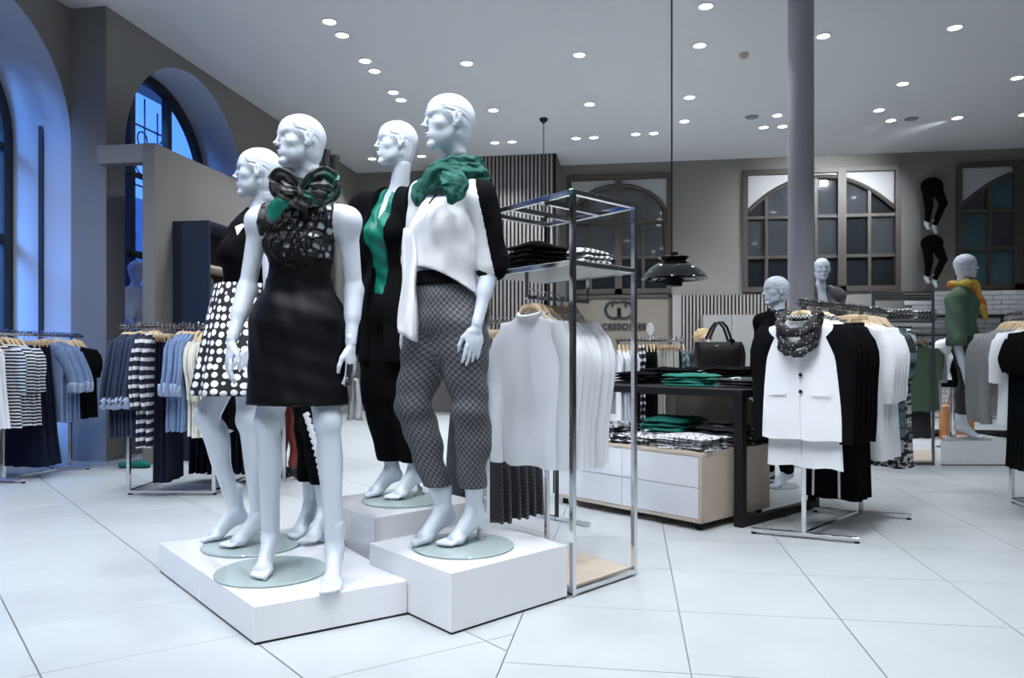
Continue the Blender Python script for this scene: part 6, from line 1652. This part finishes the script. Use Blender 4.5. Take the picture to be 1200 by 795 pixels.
# ================================================================ further figures
def simple_joints(c, z0, fwd, H=1.75, yaw_head=None, arm_out=.06, lean=0.):
    """standing figure; c = cam (x, D)"""
    s = H / 1.78; f = nz(np.array([*fwd, 0.])); r = np.cross(f, UP); o = np.array([c[0], c[1], z0])
    P = lambda a, b, z: o + r * a * s + f * b * s + UP * z * s
    fh = f if yaw_head is None else nz(np.array([*yaw_head, 0.]))
    return joints(pel=P(0, 0, .98), che=P(0, .0, 1.28), nb=P(0, -.02, 1.47), hd=P(0, .02, 1.655), fc=f, fp=f, fh=fh,
        sL=P(-.165, -.01, 1.40), sR=P(.165, -.01, 1.40), eL=P(-.20 - arm_out * .4, -.03, 1.13), eR=P(.20 + arm_out * .4, -.03, 1.13), wL=P(-.20 - arm_out, .05, .90), wR=P(.20 + arm_out, .05, .90),
        dL=-UP + f * .15, dR=-UP + f * .15, nL=r * 1., nR=-r * 1., mL=0, mR=1,
        hL=P(-.085, 0, .92), hR=P(.085, 0, .92), kL=P(-.09, .02, .51), kR=P(.10, .05, .51), aL=P(-.08, -.05, .135 / s), aR=P(.09, -.0, .135 / s), fL=f, fR=f, z0=z0)
def cloth(name, prims, g, zlo, zhi, m, parent, base, fl=None, res=.013, nbp=None, nr=.06, extra=None):
    def post(X, Y, Z, d):
        d = d - g
        if fl is not None: d = d - fl(X, Y, Z)
        if zlo is not None: d = np.maximum(d, zlo - Z)
        if zhi is not None: d = np.maximum(d, Z - zhi)
        if nbp is not None: d = np.maximum(d, nr - np.sqrt((X - nbp[0]) ** 2 + (Y - nbp[1]) ** 2 + (Z - nbp[2] - .04) ** 2))
        return extra(X, Y, Z, d) if extra else d
    V, F = Sdf(prims, post=post).net(res); return emit(name, V, F, m, parent, base)
FD = folds(.004, (26, 20, 14, 0, 1), (14, -22, 34, 1, .8))
# ---- G: green top, facing right
gb = np.array([J(1130, 0, 7.25)[0], 7.25, .22]); G = simple_joints(gb[:2], .231, (.80, -.60), 1.73, (.97, -.25))
G['eR'] = J(1121, 400, 7.0); G['wR'] = J(1134, 452, 6.96); G['dR'] = np.array([.35, .1, -1])   # arm nearer the camera
G['sR'] = J(1120, 352, 7.12)
tG = thing('mannequin', 'white mannequin in a green top and yellow scarf facing right', 'mannequin', gb)
build_body(G, 'body', tG, gb, .013); stand(tG, (gb[0] + .02, 7.25, .2205), gb, .20, ((gb[0] - .1, 7.3, .22), (gb[0] - .1, 7.3, .7)))
cloth('green_top', torso(G, .0) + arms(G, .0, .10, .022), .026, .231 + .86, None, M['green_top'], tG, gb, FD, nbp=G['nb'])
cloth('grey_trousers', legs(G, .018) + [P_ell(G['pel'], (.16, .12, .12), .05, frame(G['fp']))], .004, .231 + .22, None, M['grey_pants'], tG, gb, FD)
V, F = Sdf(ringp(G['nb'] + UP * .01, .085, .085, .036) + [P_cone(G['nb'] + nz(G['fc']) * .09, G['nb'] + nz(G['fc']) * .15 - UP * .18, .05, .045, .02), P_cone(G['nb'] + nz(G['fc']) * .12 - UP * .12, G['nb'] + nz(G['fc']) * .14 - UP * .30 + (.06, 0, 0), .045, .025, .02)], post=lambda X, Y, Z, d: d - folds(.006, (60, 20, 40, 0, 1))(X, Y, Z)).net(.009, pad=.04)
emit('yellow_scarf', V, F, M['yellow_scarf'], tG, gb)
V, F = Sdf([P_cone(G['nb'] + nz(G['fc']) * .06 + (-.07, -.04, -.01), G['nb'] + nz(G['fc']) * .09 + (-.06, -.06, -.22), .022, .028, .02)]).net(.009); emit('scarf_tail', V, F, M['teal_print'], tG, gb)
# ---- E: black knit, facing left
eb = np.array([J(909, 0, 5.9)[0], 5.9, 0]); E = simple_joints(eb[:2], .0, (-.9, -.4), 1.60, (-.97, -.2), arm_out=.01)
E['hd'] = J(908, 342, 5.88)
tE = thing('mannequin', 'white mannequin in a black knit top left of the round column', 'mannequin', eb); build_body(E, 'body', tE, eb, .013)
cloth('black_top', torso(E, .0) + arms(E, .0, .95, .012), .018, .72, None, M['black_knit'], tE, eb, FD, nbp=E['nb']); cloth('black_trousers', legs(E, .016), .004, .10, .9, M['black'], tE, eb, FD)
stand(tE, (eb[0], eb[1], .0), eb, .17)
# ---- F: tweed jacket behind the column
fb = np.array([J(962, 0, 7.75)[0], 7.75, .18]); Ff = simple_joints(fb[:2], .191, (.1, -1), 1.80, (-.15, -1))
tF = thing('mannequin', 'white mannequin in a grey tweed jacket half hidden by the round column', 'mannequin', fb); build_body(Ff, 'body', tF, fb, .013)
che = Ff['che']
cloth('tweed_jacket', torso(Ff, .0) + arms(Ff, .0, .95, .016), .024, .95, None, M['tweed'], tF, fb, FD, nbp=Ff['nb'], nr=.075, extra=lambda X, Y, Z, d: np.maximum(d, np.where((Y < che[1]) & (Z > che[2] - .05), .05 - np.abs(X - che[0] + .01), -1)))
cloth('black_trousers', legs(Ff, .016), .004, .30, 1.1, M['black'], tF, fb, FD); stand(tF, (fb[0], fb[1], .1805), fb, .19)
V, F = Sdf([P_cone(Ff['nb'] + (s * .10, -.02, .0), Ff['nb'] + (s * .085, -.09, -.14), .035, .022, .02, (np.array([0, 1., 0]), 1.6)) for s in (-1, 1)]).net(.009); emit('studded_collar', V, F, M['bw_check'], tF, fb)
platform([(fb[0] - .3, 7.45), (fb[0] + .3, 7.45), (fb[0] + .3, 8.05), (fb[0] - .3, 8.05)], .18, 'white gloss platform behind the round column')
# ---- white-shirted torso standing in for a mirror reflection in the far aisle
hb2 = np.array([J(1118, 0, 8.3)[0] , 8.3, 0])
t = thing('reflected_torso', 'white-shirted torso standing in for a mirror reflection between the dark frame and the green mannequin', 'reflected torso', hb2)
Hh = simple_joints(hb2[:2], -.22, (.3, -1), 1.68)
V, F = Sdf(torso(Hh) , post=lambda X, Y, Z, d: np.maximum(d, .66 - Z)).net(.014); emit('torso', V, F, M['black'], t, hb2)
V, F = Sdf(torso(Hh) + arms(Hh, .0, .95, .01), post=lambda X, Y, Z, d: np.maximum(np.maximum(d - .014, .74 - Z), np.where(Y < Hh['che'][1], .05 - np.abs(X - Hh['che'][0] + .03), -1))).net(.013); emit('white_shirt', V, F, M['white_cloth'], t, hb2)
MB().tube([(0, 0, .02), (0, 0, .7)], .02, 12).build('pole', M['chrome'], t); mb = MB(); mb.lathe([(.18, 0), (.18, .012), (.03, .03)], 32); mb.build('base', M['chrome'], t, 40)
# ---- trouser form on the low platform behind the black dress
kb = np.array([J(380, 0, 3.62)[0], 3.62, ZP1]); Kk = simple_joints(kb[:2], ZP1 + .011, (-.35, -.95), 1.76)
Kk['kL'] = J(368, 500, 3.62); Kk['kR'] = J(361, 500, 3.70); Kk['aL'] = J(381, 0, 3.62); Kk['aL'][2] = ZP1 + .146; Kk['aR'] = J(364, 0, 3.72); Kk['aR'][2] = ZP1 + .146
tK = thing('trouser_form', 'white leg form in black trousers with a white ruffled stripe, behind the black dress', 'mannequin', kb)
build_body(Kk, 'body', tK, kb, .011, upper=False)
zt_ = 1 + (417 - 567) / 900 * 3.62
cloth('black_trousers', legs(Kk, .014) + [P_ell(Kk['pel'] - UP * .04, (.145, .11, .10), .05, frame(Kk['fp']))], .003, zt_, 1.08, M['black'], tK, kb, FD, res=.011)
mb = MB(); P = []
for i in range(30):
    t_ = i / 29; q = J(lerp(358, 378, t_) + (6 * math.sin(t_ * 2.6) - 3 * t_) * .5, lerp(484, 563, t_), 3.545); P.append(q + (.003 * math.sin(i * 2.4), 0, 0) - kb)
mb.tube(P, [.014 + .004 * math.sin(i * 2.2) for i in range(30)], 8, flat=((0, 1, 0), .5)); mb.build('ruffled_stripe', M['white_cloth'], tK, 40)
stand(tK, (kb[0] + .05, 3.62, ZP1 + .0005), kb, .085)
# ---- wall leg forms
for i, (py0, py1, lbl) in enumerate(((206, 272, 'upper of two white leg forms in black leggings mounted on the back wall'), (274, 335, 'lower of two white leg forms in black leggings mounted on the back wall'))):
    Yw = YB - .20; pt = lambda px, py: on_y(px, py, Yw)
    top = pt(1092, py0); k_ = (pt(0, 200).z - pt(0, 300).z) / 100
    o = thing('leg_form', lbl, 'leg form', (top.x, YB - .005, top.z - .9), 0, None, world=True); b_ = np.array(o.location)
    w = lambda px, py, dy=0.: np.array([pt(px, py).x, Yw + dy, pt(px, py).z])
    off = py0 - 206; s_ = (py1 - py0) / 66
    def yy(v): return py0 + (v - 206) * s_
    prims = [P_ell(w(1092, yy(217)), (.165, .11, .12), .05), P_cone(w(1087, yy(222)), w(1087, yy(243), -.05), .085, .06, .04), P_cone(w(1087, yy(243), -.05), w(1087, yy(258)), .058, .042, .02),
             P_cone(w(1098, yy(222)), w(1104, yy(239), -.05), .085, .06, .04), P_cone(w(1104, yy(239), -.05), w(1096, yy(262)), .058, .042, .02)]
    V, F = Sdf(prims, post=lambda X, Y, Z, d: np.maximum(d, Z - w(1092, yy(207.5))[2])).net(.013); o2 = mesh('black_leggings', V - b_, F, M['black'], o, 60)
    ft = []
    for (xa_, ya_, xb_, yb_) in ((1087, 257, 1086, 262), (1096, 261, 1095, 267)):
        ft += [P_cone(w(xa_, yy(ya_ - 2)), w(xb_, yy(yb_), .02), .037, .033, .02), P_cone(w(xb_, yy(yb_), .02), w(xb_ + 1, yy(yb_ + 6), -.03), .033, .026, .02)]
    V, F = Sdf(ft).net(.01); mesh('foot', V - b_, F, M['mannequin'], o, 60)
    q = w(1092, yy(212)) - b_; MB().bar((q[0], .0, q[2]), (q[0], -.12, q[2]), .03).build('wall_bracket', M['steel'], o)
# ---- shopper hidden behind the front mannequins: red trousers, dark shoes
sb_ = np.array([J(338, 0, 6.25)[0], 6.25, 0]); Sj = simple_joints(sb_[:2], 0, (.5, .85), 1.66)
tS = thing('person', 'person in a dark coat, rust-red trousers and black shoes, glimpsed between the mannequin legs', 'person', sb_)
Sj['aL'][2] = Sj['aR'][2] = .135
build_body(Sj, 'body', tS, sb_, .015, M['skin'])
cloth('red_trousers', legs(Sj, .022), .004, .10, .95, M['red_cloth'], tS, sb_, FD, .015); cloth('dark_coat', torso(Sj, .0) + arms(Sj, .0, .97, .02), .035, .62, None, M['navy_coat'], tS, sb_, FD, .015, nbp=Sj['nb'])
V, F = Sdf([P_ell(Sj['hd'] + (0, 0, .02) - nz(Sj['fh']) * .02, (.095, .105, .115), .02)], post=lambda X, Y, Z, d: np.maximum(d, ((X - Sj['hd'][0]) * Sj['fh'][0] + (Y - Sj['hd'][1]) * Sj['fh'][1]) - .05 + (Sj['hd'][2] - Z) * .4)).net(.012); emit('hair', V, F, M['blond'], tS, sb_)
for s in 'LR':
    a = Sj['a' + s]; f = nz(Sj['fp']); V, F = Sdf([P_cone(a - UP * .06 - f * .03, a - UP * .10 + f * .12, .048, .042, .02), P_ell(a - UP * .11 + f * .05, (.05, .05, .03), .02)], post=lambda X, Y, Z, d: np.maximum(d, .003 - Z)).net(.01); emit('shoe', V, F, M['leather'], tS, sb_)
# ---- blond person seated behind the counter
D9 = 9.3; pb = np.array([J(824, 0, D9)[0], D9, 0]); z_ = 1 + (417 - 390) / 900 * D9 - 1.30
R9 = simple_joints(pb[:2], -.38, (-.1, -1), 1.72)
R9['hd'] = J(824, 399, D9); R9['fh'] = np.array([.1, -1, -.25]); f = np.array([0, -1., 0])
for s, sx in (('L', 1), ('R', -1)):
    R9['k' + s] = R9['h' + s] + f * .42; R9['a' + s] = R9['k' + s] + np.array([0, .02, 0]); R9['a' + s][2] = .135; R9['f' + s] = f
    R9['e' + s] = R9['s' + s] + np.array([sx * .05, -.08, -.26]); R9['w' + s] = R9['e' + s] + np.array([-sx * .08, -.22, -.02]); R9['d' + s] = np.array([-sx * .3, -1., 0])
R9['z0'] = .0
tR = thing('person', 'blond person with glasses in dark clothes seated behind the black handbag', 'person', pb)
build_body(R9, 'body', tR, pb, .014, M['skin'])
cloth('dark_sweater', torso(R9, .0) + arms(R9, .0, .95, .016), .024, None, None, M['navy_coat'], tR, pb, FD, .014, nbp=R9['nb']); cloth('dark_trousers', legs(R9, .02), .004, .10, None, M['navy'], tR, pb, FD, .015)
h0 = R9['hd']; V, F = Sdf([P_ell(h0 + (0, .02, .035), (.105, .11, .10), .02)] + [P_ell(h0 + (.09 * math.cos(a), .02 + .08 * math.sin(a) * .4, .03 + .09 * abs(math.sin(a))), (.03, .035, .03), .01) for a in [k_ * .5 for k_ in range(13)]], post=lambda X, Y, Z, d: np.maximum(d, (h0[1] - .062 - Y) - 9 * np.maximum(0, 0 * Z) + np.where(Z > h0[2] + .055, -.06, 0) + 0)).net(.010); emit('hair', V, F, M['blond'], tR, pb)
gl_ = MB(); 
for s in (-1, 1): gl_.tube([h0 - pb + (s * .032 + .022 * math.cos(a), -.098, .004 + .016 * math.sin(a)) for a in [k_ * PI / 6 for k_ in range(13)]], .0035, 5, cap=False)
gl_.build('glasses', M['black_gloss'], tR, 40)
ch = thing('stool', 'small black stool under the blond seated person', 'stool', (pb[0], pb[1] , 0)); sz = R9['pel'][2] - .16
mb = MB(); mb.lathe([(.17, sz - .04), (.18, sz - .02), (.17, sz)], 28); mb.build('seat', M['black'], ch, 40); 
for k_ in range(4): a = k_ * PI / 2 + .78; MB().bar((.10 * math.cos(a), .10 * math.sin(a), sz - .03), (.17 * math.cos(a), .17 * math.sin(a), 0), .02).build('leg', M['black_metal'], ch, 0)
# ---- figure in jeans sitting on the ledge of the second niche
wp = on_x(160, 362, -5.12); jc = cam_of(wp.x, wp.y)
JJ = simple_joints(jc[:2], .30, (.9, -.4), 1.70)
f = nz(np.array([.55, -.83, 0])); 
for s, sx in (('L', 1), ('R', -1)):
    JJ['h' + s] = JJ['pel'] + np.cross(f, UP) * (-.08 * sx) - UP * .03; JJ['k' + s] = JJ['h' + s] + f * .40 + UP * (.10 if s == 'L' else .04); JJ['a' + s] = JJ['k' + s] + f * .12 - UP * .40; JJ['f' + s] = f; JJ['w' + s] = JJ['k' + s] - f * .08 + UP * .07; JJ['e' + s] = lerp(JJ['s' + s], JJ['w' + s], .5) - f * .08; JJ['d' + s] = nz(f * .8 - UP * .4); JJ['n' + s] = -UP
JJ['z0'] = JJ['aL'][2] - .135
tJ = thing('mannequin', 'white figure in blue jeans sitting in the second arched window niche', 'mannequin', (jc[0], jc[1], .70))
jb = np.array([jc[0], jc[1], .70]); build_body(JJ, 'body', tJ, jb, .015); cloth('blue_jeans', legs(JJ, .018) + [P_ell(JJ['pel'], (.16, .12, .12), .05, frame(JJ['fp']))], .004, None, None, M['jeans'], tJ, jb, FD, .015)
cloth('white_shirt', torso(JJ, .0) + arms(JJ, .0, .5, .016), .016, JJ['pel'][2], None, M['white_cloth'], tJ, jb, FD, .015, nbp=JJ['nb'])
wl = c2w(jc); bn = thing('window_bench', 'plain grey bench block in the second window niche', 'bench', (wl.x, wl.y, 0), 0, world=True)
MB().box((0, 0, (JJ['pel'][2] - .12) / 2), (.34, .5, JJ['pel'][2] - .12), ch=.005).build('block', M['wall_light'], bn, 0)
# drop prototypes never placed
for k_, o in list(_proto.items()):
    if o.get('_p') == 1:
        for c_ in list(o.children): bpy.data.objects.remove(c_)
        bpy.data.objects.remove(o)
for o in bpy.data.objects:
    if '_p' in o: del o['_p']
